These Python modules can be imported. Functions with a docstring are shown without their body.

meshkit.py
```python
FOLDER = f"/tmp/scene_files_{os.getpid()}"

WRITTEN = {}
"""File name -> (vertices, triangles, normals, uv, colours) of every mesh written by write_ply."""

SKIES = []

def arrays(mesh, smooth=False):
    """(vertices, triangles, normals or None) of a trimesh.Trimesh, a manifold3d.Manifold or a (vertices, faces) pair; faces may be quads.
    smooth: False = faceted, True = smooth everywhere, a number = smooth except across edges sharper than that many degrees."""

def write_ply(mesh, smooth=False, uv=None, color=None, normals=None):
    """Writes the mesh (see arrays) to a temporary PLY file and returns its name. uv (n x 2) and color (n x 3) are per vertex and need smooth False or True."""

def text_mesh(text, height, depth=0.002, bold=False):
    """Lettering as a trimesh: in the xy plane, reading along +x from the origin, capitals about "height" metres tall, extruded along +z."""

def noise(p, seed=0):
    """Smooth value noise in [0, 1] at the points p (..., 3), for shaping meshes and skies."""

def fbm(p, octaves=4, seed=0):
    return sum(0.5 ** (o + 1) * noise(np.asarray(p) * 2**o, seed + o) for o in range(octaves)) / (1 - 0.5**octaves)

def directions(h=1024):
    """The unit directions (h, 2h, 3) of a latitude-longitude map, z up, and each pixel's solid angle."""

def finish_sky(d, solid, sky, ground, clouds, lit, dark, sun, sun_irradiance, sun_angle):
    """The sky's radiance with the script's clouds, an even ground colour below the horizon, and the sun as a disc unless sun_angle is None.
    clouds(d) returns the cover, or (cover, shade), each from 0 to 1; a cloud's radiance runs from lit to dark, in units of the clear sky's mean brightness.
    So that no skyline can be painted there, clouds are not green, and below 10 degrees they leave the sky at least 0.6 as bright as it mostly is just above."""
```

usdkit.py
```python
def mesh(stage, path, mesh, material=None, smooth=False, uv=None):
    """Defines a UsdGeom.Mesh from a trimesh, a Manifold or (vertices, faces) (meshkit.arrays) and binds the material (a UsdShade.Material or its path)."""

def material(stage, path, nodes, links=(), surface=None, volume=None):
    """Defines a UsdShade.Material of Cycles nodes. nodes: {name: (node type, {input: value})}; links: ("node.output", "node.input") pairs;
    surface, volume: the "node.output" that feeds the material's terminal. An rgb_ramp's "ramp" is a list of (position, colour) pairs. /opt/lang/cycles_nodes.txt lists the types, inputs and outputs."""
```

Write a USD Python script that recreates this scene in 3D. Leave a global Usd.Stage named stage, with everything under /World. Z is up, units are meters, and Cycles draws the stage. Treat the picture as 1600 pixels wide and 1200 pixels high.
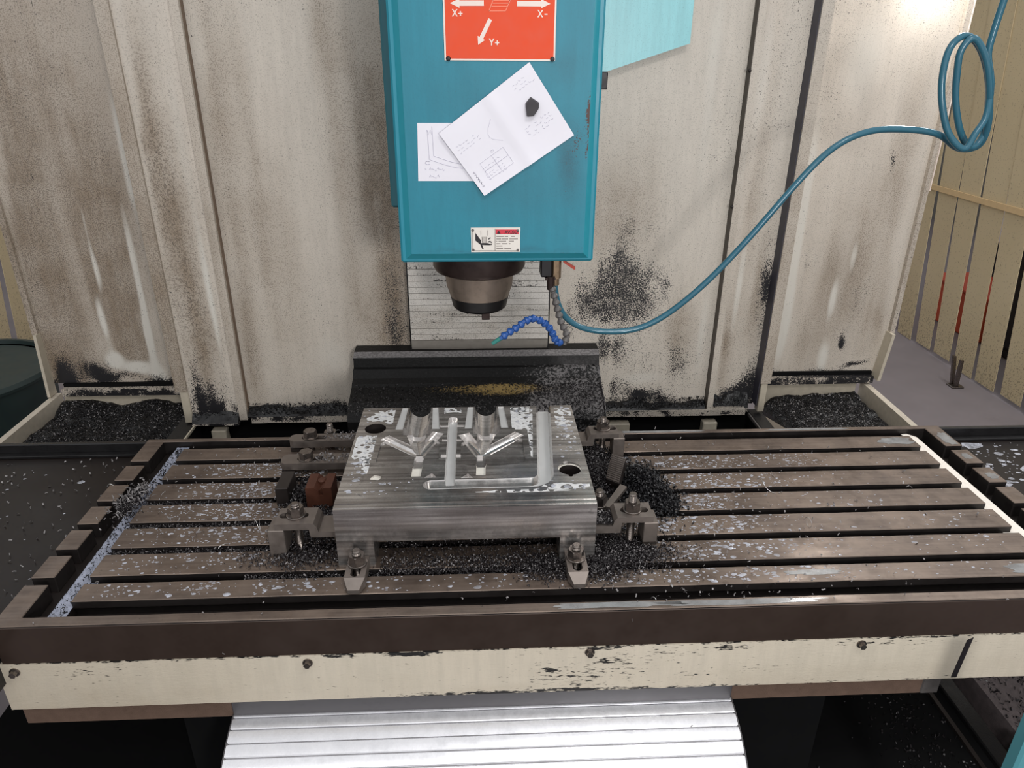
import math
import numpy as np, trimesh, usdkit, meshkit
import manifold3d as m3
from manifold3d import Manifold, CrossSection
from shapely.geometry import Polygon, LineString
from pxr import Usd, UsdGeom, UsdLux, UsdShade, Gf, Sdf, Vt

rng = np.random.default_rng(7)
PI = math.pi
T = 0.88          # height of the machine table above the workshop floor; all z below are measured from the table top

stage = Usd.Stage.CreateInMemory()
UsdGeom.SetStageUpAxis(stage, UsdGeom.Tokens.z)
UsdGeom.SetStageMetersPerUnit(stage, 1.0)
UsdGeom.Xform.Define(stage, '/World')
UsdGeom.Scope.Define(stage, '/World/Looks')

# ---------------------------------------------------------------- camera, daylight of the hall, ceiling lamps and an added curtain light, exposure
cam = UsdGeom.Camera.Define(stage, '/World/camera')
cam.CreateHorizontalApertureAttr(36.0); cam.CreateVerticalApertureAttr(27.0)
cam.CreateFocalLengthAttr(25.2330)
cam.CreateClippingRangeAttr(Gf.Vec2f(0.05, 100.0))
CAM_R, CAM_P = [[0.998936, -0.045865, 0.004794], [-0.014738, -0.416049, -0.909223], [0.043696, 0.908185, -0.416283]], [-0.1748, -1.4469, 0.8422]
M = Gf.Matrix4d(1.0)
for i, row in enumerate((CAM_R[0], [-c for c in CAM_R[1]], [-c for c in CAM_R[2]])):
    M.SetRow(i, Gf.Vec4d(*row, 0))
M.SetRow(3, Gf.Vec4d(CAM_P[0], CAM_P[1], CAM_P[2] + T, 1))
UsdGeom.Xformable(cam).AddTransformOp().Set(M)
cam.CreateExposureAttr(-0.12)

dome = UsdLux.DomeLight.Define(stage, '/World/hall_light')
dome.CreateIntensityAttr(0.27); dome.CreateColorAttr(Gf.Vec3f(0.97, 0.98, 1.0))


def overhead_light(name, x, y, z, w, l, strength, color=(1, 0.985, 0.96)):
    a = UsdLux.RectLight.Define(stage, '/World/' + name)
    a.CreateWidthAttr(w); a.CreateHeightAttr(l); a.CreateIntensityAttr(strength); a.CreateColorAttr(Gf.Vec3f(*color))
    UsdGeom.Xformable(a).AddTranslateOp().Set(Gf.Vec3d(x, y, z + T))


overhead_light('ceiling_light', 0.45, -1.5, 2.3, 0.36, 0.36, 42.0)
overhead_light('ceiling_light_002', 2.3, 0.9, 2.5, 0.5, 1.4, 13.0)  # added unseen light that brightens the right curtain and floor
overhead_light('ceiling_light_001', -1.0, -2.4, 2.7, 1.6, 0.5, 3.5)

bulb = UsdLux.SphereLight.Define(stage, '/World/hall_lamp')
bulb.CreateRadiusAttr(0.16); bulb.CreateIntensityAttr(105.0); bulb.CreateColorAttr(Gf.Vec3f(1, 0.985, 0.97))
UsdGeom.Xformable(bulb).AddTranslateOp().Set(Gf.Vec3d(0.50, -2.7, 0.92 + T))

# ---------------------------------------------------------------- helpers
used = {}


def numbered(parent, name):
    k = used.setdefault((parent, name), 0)
    used[(parent, name)] += 1
    return name if k == 0 else f'{name}_{k:03d}'


origins = {}


def tags(prim, label=None, cat=None, group=None, kind=None):
    for k, v in (('label', label), ('category', cat), ('group', group), ('kind', kind)):
        if v:
            prim.SetCustomDataByKey(k, v)


def thing(name, loc, label=None, cat=None, group=None, kind=None):
    """An Xform at the thing's base; parts are given in place and stored relative to it."""
    path = '/World/' + numbered('/World', name)
    x = UsdGeom.Xform.Define(stage, path)
    x.AddTranslateOp().Set(Gf.Vec3d(loc[0], loc[1], loc[2] + T))
    origins[path] = np.array([loc[0], loc[1], loc[2]], float)
    tags(x.GetPrim(), label, cat, group, kind)
    return path


def part(parent, name, mesh, mat, smooth=30, label=None, kind=None, grime=None):
    path = parent + '/' + numbered(parent, name)
    root = '/'.join(path.split('/')[:3])
    v, f, n = meshkit.arrays(mesh, False if grime is not None else smooth)
    v = v - origins[root]
    m = UsdGeom.Mesh.Define(stage, path)
    m.CreatePointsAttr(Vt.Vec3fArray.FromNumpy(v.astype(np.float32)))
    m.CreateFaceVertexCountsAttr(Vt.IntArray.FromNumpy(np.full(len(f), 3, np.int32)))
    m.CreateFaceVertexIndicesAttr(Vt.IntArray.FromNumpy(f.astype(np.int32).ravel()))
    m.CreateSubdivisionSchemeAttr('none')
    if n is not None:
        m.CreateNormalsAttr(Vt.Vec3fArray.FromNumpy(n.astype(np.float32)))
        m.SetNormalsInterpolation('vertex')
    if grime is not None:
        UsdGeom.PrimvarsAPI(m).CreatePrimvar('grime', Sdf.ValueTypeNames.Color3fArray, 'vertex').Set(Vt.Vec3fArray.FromNumpy(np.asarray(grime, np.float32)))
    UsdShade.MaterialBindingAPI.Apply(m.GetPrim()).Bind(mat)
    tags(m.GetPrim(), label, None, None, kind)
    return path


def single(name, mesh, mat, label=None, cat=None, group=None, kind=None, smooth=30, grime=None):
    """A thing that is one mesh."""
    path = '/World/' + numbered('/World', name)
    v, f, n = meshkit.arrays(mesh, False if grime is not None else smooth)
    c = np.array([v[:, 0].mean(), v[:, 1].mean(), v[:, 2].min()])
    m = UsdGeom.Mesh.Define(stage, path)
    m.CreatePointsAttr(Vt.Vec3fArray.FromNumpy((v - c).astype(np.float32)))
    m.CreateFaceVertexCountsAttr(Vt.IntArray.FromNumpy(np.full(len(f), 3, np.int32)))
    m.CreateFaceVertexIndicesAttr(Vt.IntArray.FromNumpy(f.astype(np.int32).ravel()))
    m.CreateSubdivisionSchemeAttr('none')
    if n is not None:
        m.CreateNormalsAttr(Vt.Vec3fArray.FromNumpy(n.astype(np.float32)))
        m.SetNormalsInterpolation('vertex')
    if grime is not None:
        UsdGeom.PrimvarsAPI(m).CreatePrimvar('grime', Sdf.ValueTypeNames.Color3fArray, 'vertex').Set(Vt.Vec3fArray.FromNumpy(np.asarray(grime, np.float32)))
    m.AddTranslateOp().Set(Gf.Vec3d(c[0], c[1], c[2] + T))
    UsdShade.MaterialBindingAPI.Apply(m.GetPrim()).Bind(mat)
    tags(m.GetPrim(), label, cat, group, kind)
    return path


def tm(m):
    if hasattr(m, 'to_mesh'):
        q = m.to_mesh()
        return trimesh.Trimesh(np.array(q.vert_properties[:, :3], float), np.array(q.tri_verts), process=False)
    if isinstance(m, (tuple, list)) and len(m) == 2 and not hasattr(m[0], 'vertices'):
        v, f = np.asarray(m[0], float), np.asarray(m[1], int)
        if f.shape[1] == 4:
            f = np.vstack([f[:, [0, 1, 2]], f[:, [0, 2, 3]]])
        return trimesh.Trimesh(v, f, process=False)
    return m


def cat(*ms):
    return trimesh.util.concatenate([tm(m) for m in ms])


def box(x0, x1, y0, y1, z0, z1, c=0.0):
    """A box with chamfered edges."""
    if c <= 0:
        return tm(Manifold.cube([x1 - x0, y1 - y0, z1 - z0]).translate([x0, y0, z0]))
    c = min(c, (x1 - x0) * .45, (y1 - y0) * .45, (z1 - z0) * .45)
    p = []
    for x, sx in ((x0, 1), (x1, -1)):
        for y, sy in ((y0, 1), (y1, -1)):
            for z, sz in ((z0, 1), (z1, -1)):
                p += [(x, y + c * sy, z + c * sz), (x + c * sx, y, z + c * sz), (x + c * sx, y + c * sy, z)]
    return tm(Manifold.hull_points(np.array(p)))


def hull(pts):
    return tm(Manifold.hull_points(np.array(pts, float)))


def lathe(prof, center, seg=32, axis='z'):
    """prof: (radius, height) pairs from bottom to top, around a vertical axis at center."""
    prof = np.array(prof, float)
    a = np.linspace(0, 2 * PI, seg, endpoint=False)
    v = np.stack([np.outer(prof[:, 0], np.cos(a)), np.outer(prof[:, 0], np.sin(a)), np.repeat(prof[:, 1][:, None], seg, 1)], -1).reshape(-1, 3)
    f = []
    for i in range(len(prof) - 1):
        for j in range(seg):
            k = (j + 1) % seg
            f += [[i * seg + j, i * seg + k, (i + 1) * seg + k], [i * seg + j, (i + 1) * seg + k, (i + 1) * seg + j]]
    n = len(v)
    v = np.vstack([v, [0, 0, prof[0, 1]], [0, 0, prof[-1, 1]]])
    top = (len(prof) - 1) * seg
    for j in range(seg):
        k = (j + 1) % seg
        f += [[n, k, j], [n + 1, top + j, top + k]]
    return trimesh.Trimesh(v + np.asarray(center, float), np.array(f), process=False)


def frame_to(m, p, d):
    """Turns a mesh built along +z onto direction d at p."""
    d = np.asarray(d, float) / np.linalg.norm(d)
    a = np.array([1, 0, 0]) if abs(d[0]) < .9 else np.array([0, 1, 0])
    x = np.cross(a, d); x /= np.linalg.norm(x)
    R = np.eye(4); R[:3, 0], R[:3, 1], R[:3, 2], R[:3, 3] = x, np.cross(d, x), d, p
    m = m.copy(); m.apply_transform(R)
    return m


def spline(pts, n):
    from scipy.interpolate import CubicSpline
    p = np.array(pts, float)
    t = np.r_[0, np.cumsum(np.linalg.norm(np.diff(p, axis=0), axis=1))]
    return CubicSpline(t, p)(np.linspace(0, t[-1], n))


def tube(path, r, seg=10):
    path = np.asarray(path, float)
    r = np.broadcast_to(np.asarray(r, float), (len(path),))
    d = np.gradient(path, axis=0); d /= np.linalg.norm(d, axis=1)[:, None]
    u = np.cross(d[0], [0.3, 1, 0.2]); u /= np.linalg.norm(u)
    rings = []
    a = np.linspace(0, 2 * PI, seg, endpoint=False)
    for i in range(len(path)):
        u = u - d[i] * (u @ d[i]); u /= np.linalg.norm(u)
        w = np.cross(d[i], u)
        rings.append(path[i] + r[i] * (np.outer(np.cos(a), u) + np.outer(np.sin(a), w)))
    v = np.vstack(rings); f = []
    for i in range(len(path) - 1):
        for j in range(seg):
            k = (j + 1) % seg
            f += [[i * seg + j, i * seg + k, (i + 1) * seg + k], [i * seg + j, (i + 1) * seg + k, (i + 1) * seg + j]]
    n = len(v); v = np.vstack([v, path[0], path[-1]]); e = (len(path) - 1) * seg
    for j in range(seg):
        k = (j + 1) % seg
        f += [[n, k, j], [n + 1, e + j, e + k]]
    return trimesh.Trimesh(v, np.array(f), process=False)


def extrude_x(prof, x0, x1):
    """prof: (y, z) polygon extruded along x."""
    p = trimesh.creation.extrude_polygon(Polygon(prof), x1 - x0, engine='earcut')
    v = p.vertices
    return trimesh.Trimesh(np.c_[x0 + v[:, 2], v[:, 0], v[:, 1]], p.faces, process=False)


def extrude_y(prof, y0, y1):
    """prof: (x, z) polygon or shapely geometry extruded along y."""
    g = prof if hasattr(prof, 'geom_type') else Polygon(prof)
    p = trimesh.creation.extrude_polygon(g, y1 - y0, engine='earcut')
    v = p.vertices
    return trimesh.Trimesh(np.c_[v[:, 0], y1 - v[:, 2], v[:, 1]], p.faces, process=False)


def extrude_z(prof, z0, z1):
    g = prof if hasattr(prof, 'geom_type') else Polygon(prof)
    p = trimesh.creation.extrude_polygon(g, z1 - z0, engine='earcut')
    p.apply_translation([0, 0, z0])
    return p


def text_on_front(text, height, x, z, y, depth=0.0006, bold=False, center=True):
    """Lettering on a vertical face that looks to -y."""
    t = meshkit.text_mesh(text, height, depth, bold)
    v = t.vertices
    if center:
        x = x - (v[:, 0].max() + v[:, 0].min()) / 2
    t = trimesh.Trimesh(np.c_[v[:, 0] + x, y - v[:, 2], v[:, 1] + z], t.faces, process=False)
    return t


def gridwall(x0, x1, z0, z1, y, thick, step=0.008):
    """A sheet that faces -y with a fine front, so that stains can follow it. Returns mesh and the front x, z of every vertex."""
    nx, nz = max(2, int((x1 - x0) / step) + 1), max(2, int((z1 - z0) / step) + 1)
    gx, gz = np.meshgrid(np.linspace(x0, x1, nx), np.linspace(z0, z1, nz))
    v = np.stack([gx, np.full_like(gx, y), gz], -1).reshape(-1, 3)
    i = (np.arange(nz - 1)[:, None] * nx + np.arange(nx - 1)).ravel()
    f = np.vstack([np.c_[i, i + 1, i + nx + 1], np.c_[i, i + nx + 1, i + nx]])
    b = box(x0, x1, y + .0003, y + thick, z0, z1)
    k = len(v)
    return trimesh.Trimesh(np.vstack([v, b.vertices]), np.vstack([f, b.faces + k]), process=False)


def brush(x, z, marks):
    """Density of a stain: soft spots (x, z, rx, rz, amount), joined like layers of paint."""
    keep = np.ones(len(x))
    for bx, bz, rx, rz, a in marks:
        keep *= 1 - a * np.exp(-(((x - bx) / rx) ** 2 + ((z - bz) / rz) ** 2))
    return 1 - keep


# ---------------------------------------------------------------- materials
class Ref(str):
    pass


class Graph:
    def __init__(self):
        self.nodes, self.links = {}, []

    def __call__(self, kind, out=None, **kw):
        name = f'n{len(self.nodes)}'
        vals = {}
        for k, v in kw.items():
            if isinstance(v, Ref):
                self.links.append((str(v), f'{name}.{k}'))
            else:
                vals[k] = v
        self.nodes[name] = (kind, vals)
        default = {'noise_texture': 'fac', 'math': 'value', 'map_range': 'result', 'mix_color': 'result', 'rgb_ramp': 'color', 'mapping': 'vector', 'geometry': 'position', 'attribute': 'color', 'bump': 'normal',
                   'principled_bsdf': 'BSDF', 'voronoi_texture': 'distance', 'separate_xyz': 'x', 'separate_color': 'r', 'translucent_bsdf': 'BSDF', 'mix_closure': 'closure', 'object_info': 'random', 'wave_texture': 'fac', 'emission': 'emission',
                   'transparent_bsdf': 'BSDF', 'combine_xyz': 'vector'}
        return Ref(f'{name}.{out or default[kind]}')

    def also(self, ref, out):
        return Ref(str(ref).split('.')[0] + '.' + out)

    def math(self, op, a, b=0.0, c=0.0):
        return self('math', math_type=op, value1=a, value2=b, value3=c)

    def range(self, v, a, b, c=0.0, d=1.0, kind='smoothstep'):
        return self('map_range', range_type=kind, value=v, from_min=a, from_max=b, to_min=c, to_max=d, clamp=True)

    def mix(self, fac, a, b, blend='mix'):
        return self('mix_color', blend_type=blend, fac=fac, a=a, b=b)

    def noise(self, scale, detail=3.0, rough=0.55, stretch=None, pos=None, distortion=0.0):
        p = pos or self('geometry')
        if stretch:
            p = self('mapping', vector=p, scale=stretch)
        return self('noise_texture', vector=p, scale=scale, detail=detail, roughness=rough, distortion=distortion)

    def build(self, name, surface):
        return usdkit.material(stage, '/World/Looks/' + name, self.nodes, self.links, surface=str(surface))


def lin(r, g, b):
    return tuple(((c / 255 + .055) / 1.055) ** 2.4 if c > 10 else c / 255 / 12.92 for c in (r, g, b))


def plain(name, rgb, rough=.5, metallic=0.0, var=0.12, scale=30.0, bump=0.0, **kw):
    g = Graph()
    n = g.noise(scale, 4, .6)
    lo, hi = tuple(c * (1 - var) for c in rgb), tuple(min(1, c * (1 + var)) for c in rgb)
    col = g.mix(n, lo, hi)
    rr = g.range(n, .3, .7, max(.02, rough - .07), min(1, rough + .07), 'linear')
    a = dict(base_color=col, roughness=rr, metallic=metallic, **kw)
    if bump:
        a['normal'] = g('bump', height=g.noise(scale * 8, 3, .6), distance=bump, strength=.6)
    return g.build(name, g('principled_bsdf', **a))


def paint_material(name, base, film, black, bleach, rough=.42, film_amt=1.0, fine_scale=270, stretch=None, dots_amt=1.0):
    """Painted sheet: the mesh's grime says where black spatter (r), oily film (g) and washed streaks (b) lie."""
    g = Graph()
    at = g('attribute', attribute='grime')
    r = g('separate_color', color=at); gg, bb = g.also(r, 'g'), g.also(r, 'b')
    fine = g.noise(fine_scale, 2, .6, stretch=stretch)
    med = g.noise(45, 4, .6, stretch=stretch)
    big = g.noise(7, 4, .6)
    streak = g.noise(1.0, 5, .68, stretch=(55, 55, 6))
    col = g.mix(g.range(streak, .3, .7), tuple(c * .92 for c in base), tuple(min(1, c * 1.05) for c in base))
    fl = g.math('multiply', gg, g.range(g.math('add', g.math('multiply', streak, .40), g.math('multiply', big, .60)), .25, .70, .45, 1.0))
    col = g.mix(g.math('multiply', fl, film_amt), col, film)
    dots = g.range(g.math('add', g.math('add', g.noise(330, 1, .5), g.math('multiply', g.noise(110, 2, .6), .3)), g.math('multiply', gg, .12)), .70, .88)
    col = g.mix(g.math('multiply', dots, g.math('add', .16 * dots_amt, g.math('multiply', gg, .50 * dots_amt))), col, tuple(c * .40 for c in film))
    col = g.mix(g.math('multiply', g.range(bb, .25, .7), g.range(streak, .2, .5, .75, 1.0)), col, bleach)
    k = g.math('add', g.math('add', g.math('multiply', fine, .78), g.math('multiply', med, .22)), g.math('multiply', r, .52))
    col = g.mix(g.range(k, .68, .80), col, black)
    nrm = g('bump', height=med, distance=.0006, strength=.5)
    return g.build(name, g('principled_bsdf', base_color=col, roughness=g.range(k, .70, .76, rough, .5), normal=nrm))


CREAM = lin(216, 207, 195)
cream_wall = paint_material('cream_wall_paint', CREAM, lin(142, 124, 104), lin(30, 29, 32), lin(216, 211, 201))
cream_apron = paint_material('cream_apron_paint', lin(206, 197, 180), lin(150, 134, 112), lin(30, 28, 27), lin(220, 215, 205), fine_scale=60, stretch=(1.2, 1, 5), dots_amt=.12)
teal_paint = paint_material('teal_paint', lin(32, 131, 152), lin(34, 84, 100), lin(70, 42, 36), lin(70, 170, 185), rough=.5, dots_amt=.25)
teal_light = paint_material('teal_guard_paint', lin(152, 216, 222), lin(120, 190, 200), lin(40, 40, 40), lin(190, 240, 245), rough=.35)
teal_dark = plain('teal_body_paint', lin(54, 112, 122), .45)


def iron_material():
    g = Graph()
    n1, n2 = g.noise(9, 5, .6), g.noise(1.0, 4, .6, stretch=(6, 140, 140))
    col = g.mix(g.range(n1, .3, .7), lin(88, 76, 69), lin(122, 107, 96))
    col = g.mix(g.range(n2, .35, .7, 0, .35), col, lin(138, 124, 113))
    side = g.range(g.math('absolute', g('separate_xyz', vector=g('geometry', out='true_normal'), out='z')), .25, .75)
    col = g.mix(side, lin(46, 42, 41), col)      # tops worn bright; side faces darkened in colour for oil skin and shade
    spots = g.range(g.noise(75, 3, .7), .66, .72)
    col = g.mix(g.math('multiply', spots, .55), col, lin(48, 42, 40))
    rough = g.range(g.noise(25, 3, .5), .35, .65, .28, .46)
    nrm = g('bump', height=n2, distance=.0004, strength=.35)
    return g.build('table_iron', g('principled_bsdf', base_color=col, metallic=.5, roughness=rough, normal=nrm))


def steel_material(name, lo, hi, r0, r1, stain=.5):
    g = Graph()
    n1 = g.noise(1.0, 3, .5, stretch=(4, 120, 120))
    n2 = g.noise(26, 4, .6)
    n3 = g.noise(8, 3, .55)
    col = g.mix(g.range(n1, .3, .7), lo, hi)
    col = g.mix(g.range(n3, .3, .7, 0, stain), col, tuple(c * f for c, f in zip(lo, (.72, .66, .62))))
    col = g.mix(g.range(n2, .62, .70, 0, stain * .8), col, tuple(c * .5 for c in lo))
    rough = g.range(n2, .35, .65, r0, r1)
    return g.build(name, g('principled_bsdf', base_color=col, metallic=.86, roughness=rough))


def chip_material(name, dark, light, share):
    g = Graph()
    rnd = g('geometry', out='random_per_island')
    col = g.mix(g.range(rnd, share, min(1, share + .12)), dark, light)
    return g.build(name, g('principled_bsdf', base_color=col, metallic=g.range(rnd, share - .05, share, .1, .55), roughness=.4))


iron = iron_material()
steel = steel_material('machined_steel', lin(146, 142, 140), lin(222, 219, 216), .18, .30)
steel_cavity = steel_material('polished_cavity_steel', lin(205, 202, 200), lin(235, 232, 230), .12, .22, .2)
pad_bright = plain('pale_ground_pad', lin(228, 224, 214), .4, .2, .05, 60)
steel_bright = plain('bright_milled_steel', lin(200, 200, 199), .42, .25, .06, 60)
clamp_steel = plain('clamp_steel', lin(128, 119, 113), .48, .75, .25, 60, .0002)
nut_steel = plain('nut_steel', lin(122, 114, 109), .28, .9, .22, 90)
rust_iron = plain('rusty_iron', lin(80, 44, 29), .6, .2, .35, 40, .0004)
dark_iron = plain('dark_iron', lin(52, 46, 44), .42, .5, .25, 25)
front_iron = plain('front_face_iron', lin(64, 52, 46), .34, .4, .12, 14)
black_oil = plain('black_oily_steel', lin(24, 23, 24), .38, .1, .3, 30, .0006)
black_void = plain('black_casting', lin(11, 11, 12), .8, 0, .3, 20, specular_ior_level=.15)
cream_dull = plain('dull_cream_paint', lin(190, 180, 162), .5, 0, .18, 60)
brown_casting = plain('brown_casting', lin(96, 76, 64), .7, 0, .25, 60, .0006)
pan_paint = plain('pan_dark_steel', lin(27, 21, 19), .36, .05, .3, 9, specular_ior_level=.28)
alu = plain('aluminium_slat_metal', lin(228, 228, 232), .32, .6, .06, 40)
cover_white = paint_material('cover_slat_paint', lin(236, 231, 224), lin(150, 138, 122), lin(40, 36, 34), lin(228, 224, 218), rough=.4)
grey_bar = plain('grey_bar_paint', lin(92, 90, 92), .4, .3)
spindle_grey = plain('spindle_worn_metal', lin(140, 126, 114), .38, .6, .25, 50)
spindle_dark = plain('spindle_dark_metal', lin(58, 46, 43), .36, .5, .25, 40)
spindle_black = plain('spindle_black_ring', lin(26, 25, 26), .4, .2)
orange = plain('orange_sign_print', lin(226, 74, 32), .62, 0, .07, 30)
sign_white = plain('white_print', lin(232, 216, 206), .45, 0, .06, 60)
sign_cream = plain('plate_print', lin(226, 220, 212), .4, 0, .04)
print_red = plain('red_print', lin(205, 50, 68), .45, 0, .05)
print_black = plain('black_print', lin(28, 24, 28), .5, 0, .1)
print_grey = plain('grey_print', lin(120, 112, 108), .5, 0, .1)
paper = plain('paper_sheet', lin(232, 230, 238), .8, 0, .03, 20)
pencil = plain('pencil_lines', lin(186, 184, 198), .7, 0, .1)
ink = plain('ink_lines', lin(120, 118, 134), .7, 0, .1)
magnet_black = plain('magnet_black', lin(48, 44, 48), .55, 0, .1)
hose_green = plain('hose_rubber', lin(50, 100, 118), .2, 0, .08, 20)
nozzle_blue = plain('nozzle_blue_plastic', lin(40, 82, 150), .35, 0, .15, 120)
nozzle_grey = plain('nozzle_grey_plastic', lin(88, 84, 82), .4, 0, .25, 120)
nozzle_tip = plain('nozzle_tip_plastic', lin(40, 120, 112), .35)
brass = plain('brass_fitting', lin(150, 128, 104), .35, .8, .2, 80)
lever_red = plain('lever_red_paint', lin(190, 70, 52), .45)
bin_green = plain('bin_green_plastic', lin(27, 43, 42), .5, 0, .12, 12)
concrete = plain('concrete_floor', lin(128, 120, 122), .8, 0, .16, 5, .001)
g_ = Graph()
coolant = g_.build('milky_coolant', g_('mix_closure', fac=g_.range(g_.noise(70, 3, .6), .3, .72, .30, .95), closure1=g_('transparent_bsdf', color=(1, 1, 1)), closure2=g_('principled_bsdf', base_color=lin(190, 192, 202), roughness=.12)))
coolant_band = plain('settled_coolant_sludge', lin(238, 230, 220), .3, 0, .06, 90)
coolant_blue = plain('wet_coolant_sludge', lin(158, 163, 180), .2, 0, .42, 130, .0012)
tan_paint = plain('tan_bar_paint', lin(214, 184, 138), .5)
lamp_lens = Graph()
lamp_lens = lamp_lens.build('lamp_lens', lamp_lens('emission', color=(1, .98, .95), strength=95.0))
chips_dark = chip_material('dark_chips', lin(24, 23, 26), lin(220, 220, 225), .88)
chips_mixed = chip_material('mixed_chips', lin(38, 34, 36), lin(226, 224, 226), .72)
chips_bright = chip_material('bright_chips', lin(130, 126, 126), lin(228, 228, 230), .4)
swarf_metal = plain('swarf_metal', lin(214, 212, 212), .25, .9)


def curtain_material():
    g = Graph()
    z = g('separate_xyz', vector=g('geometry'), out='z')
    sp = g.range(g.math('add', g.noise(95, 3, .75), g.math('multiply', g.range(z, .0, .5, 1, 0, 'linear'), .09)), .60, .68)
    col = g.mix(g.noise(3, 3, .5), lin(224, 208, 172), lin(236, 222, 190))
    col = g.mix(g.math('multiply', sp, .6), col, lin(120, 98, 70))
    gl = g.range(g.noise(120, 2, .7), .70, .74, 0, .6)
    col = g.mix(gl, col, lin(236, 228, 210))
    b = g('principled_bsdf', base_color=col, roughness=.38)
    t = g('translucent_bsdf', color=col)
    return g.build('curtain_plastic', g('mix_closure', fac=.4, closure1=b, closure2=t))


curtain = curtain_material()


def base_cover_material():
    g = Graph()
    at = g('attribute', attribute='grime')
    r = g('separate_color', color=at); gg, bb = g.also(r, 'g'), g.also(r, 'b')
    n = g.noise(150, 4, .7)
    col = g.mix(g.range(n, .4, .7, 0, .7), lin(11, 10, 10), lin(25, 24, 24))
    col = g.mix(g.range(g.math('add', g.math('multiply', r, .50), g.math('multiply', n, .6)), .56, .74), col, lin(150, 126, 78))
    col = g.mix(g.range(g.math('add', g.math('multiply', gg, .40), n), .74, .9, 0, .7), col, lin(128, 124, 124))
    col = g.mix(g.math('multiply', bb, g.range(n, .4, .6, .6, 1)), col, lin(140, 136, 136))
    return g.build('oily_cover_steel', g('principled_bsdf', base_color=col, roughness=.55, specular_ior_level=.3, normal=g('bump', height=n, distance=.0015, strength=.6)))


oily_cover = base_cover_material()


# ---------------------------------------------------------------- loose metal
def shards(centers, size, lift=0.0, flat=0.0, seed=1, squash=1.0):
    """Little bent chips: a folded strip of four triangles each, turned every way."""
    r = np.random.default_rng(seed)
    n = len(centers)
    L, W, B = size * r.uniform(.5, 1.5, n), size * r.uniform(.25, .6, n), size * r.uniform(.1, .5, n)
    loc = np.zeros((n, 6, 3))
    loc[:, 0] = np.c_[-L / 2, -W / 2, 0 * L]; loc[:, 1] = np.c_[-L / 2, W / 2, 0 * L]
    loc[:, 2] = np.c_[0 * L, -W / 2, B]; loc[:, 3] = np.c_[0 * L, W / 2, B]
    loc[:, 4] = np.c_[L / 2, -W / 2, 0 * L]; loc[:, 5] = np.c_[L / 2, W / 2, 0 * L]
    a, b, c = r.uniform(0, 2 * PI, n), r.normal(0, 1.0 - flat, n), r.normal(0, 1.0 - flat, n)
    from scipy.spatial.transform import Rotation
    R = Rotation.from_euler('xyz', np.c_[b, c, a]).as_matrix()
    v = np.einsum('nij,nkj->nki', R, loc)
    v[..., 2] -= v[..., 2].min(1, keepdims=True) * squash
    v = v + np.asarray(centers, float)[:, None] + [0, 0, lift]
    f = np.array([[0, 2, 3], [0, 3, 1], [2, 4, 5], [2, 5, 3]])
    f = (np.arange(n)[:, None, None] * 6 + f).reshape(-1, 3)
    return trimesh.Trimesh(v.reshape(-1, 3), f, process=False)


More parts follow.
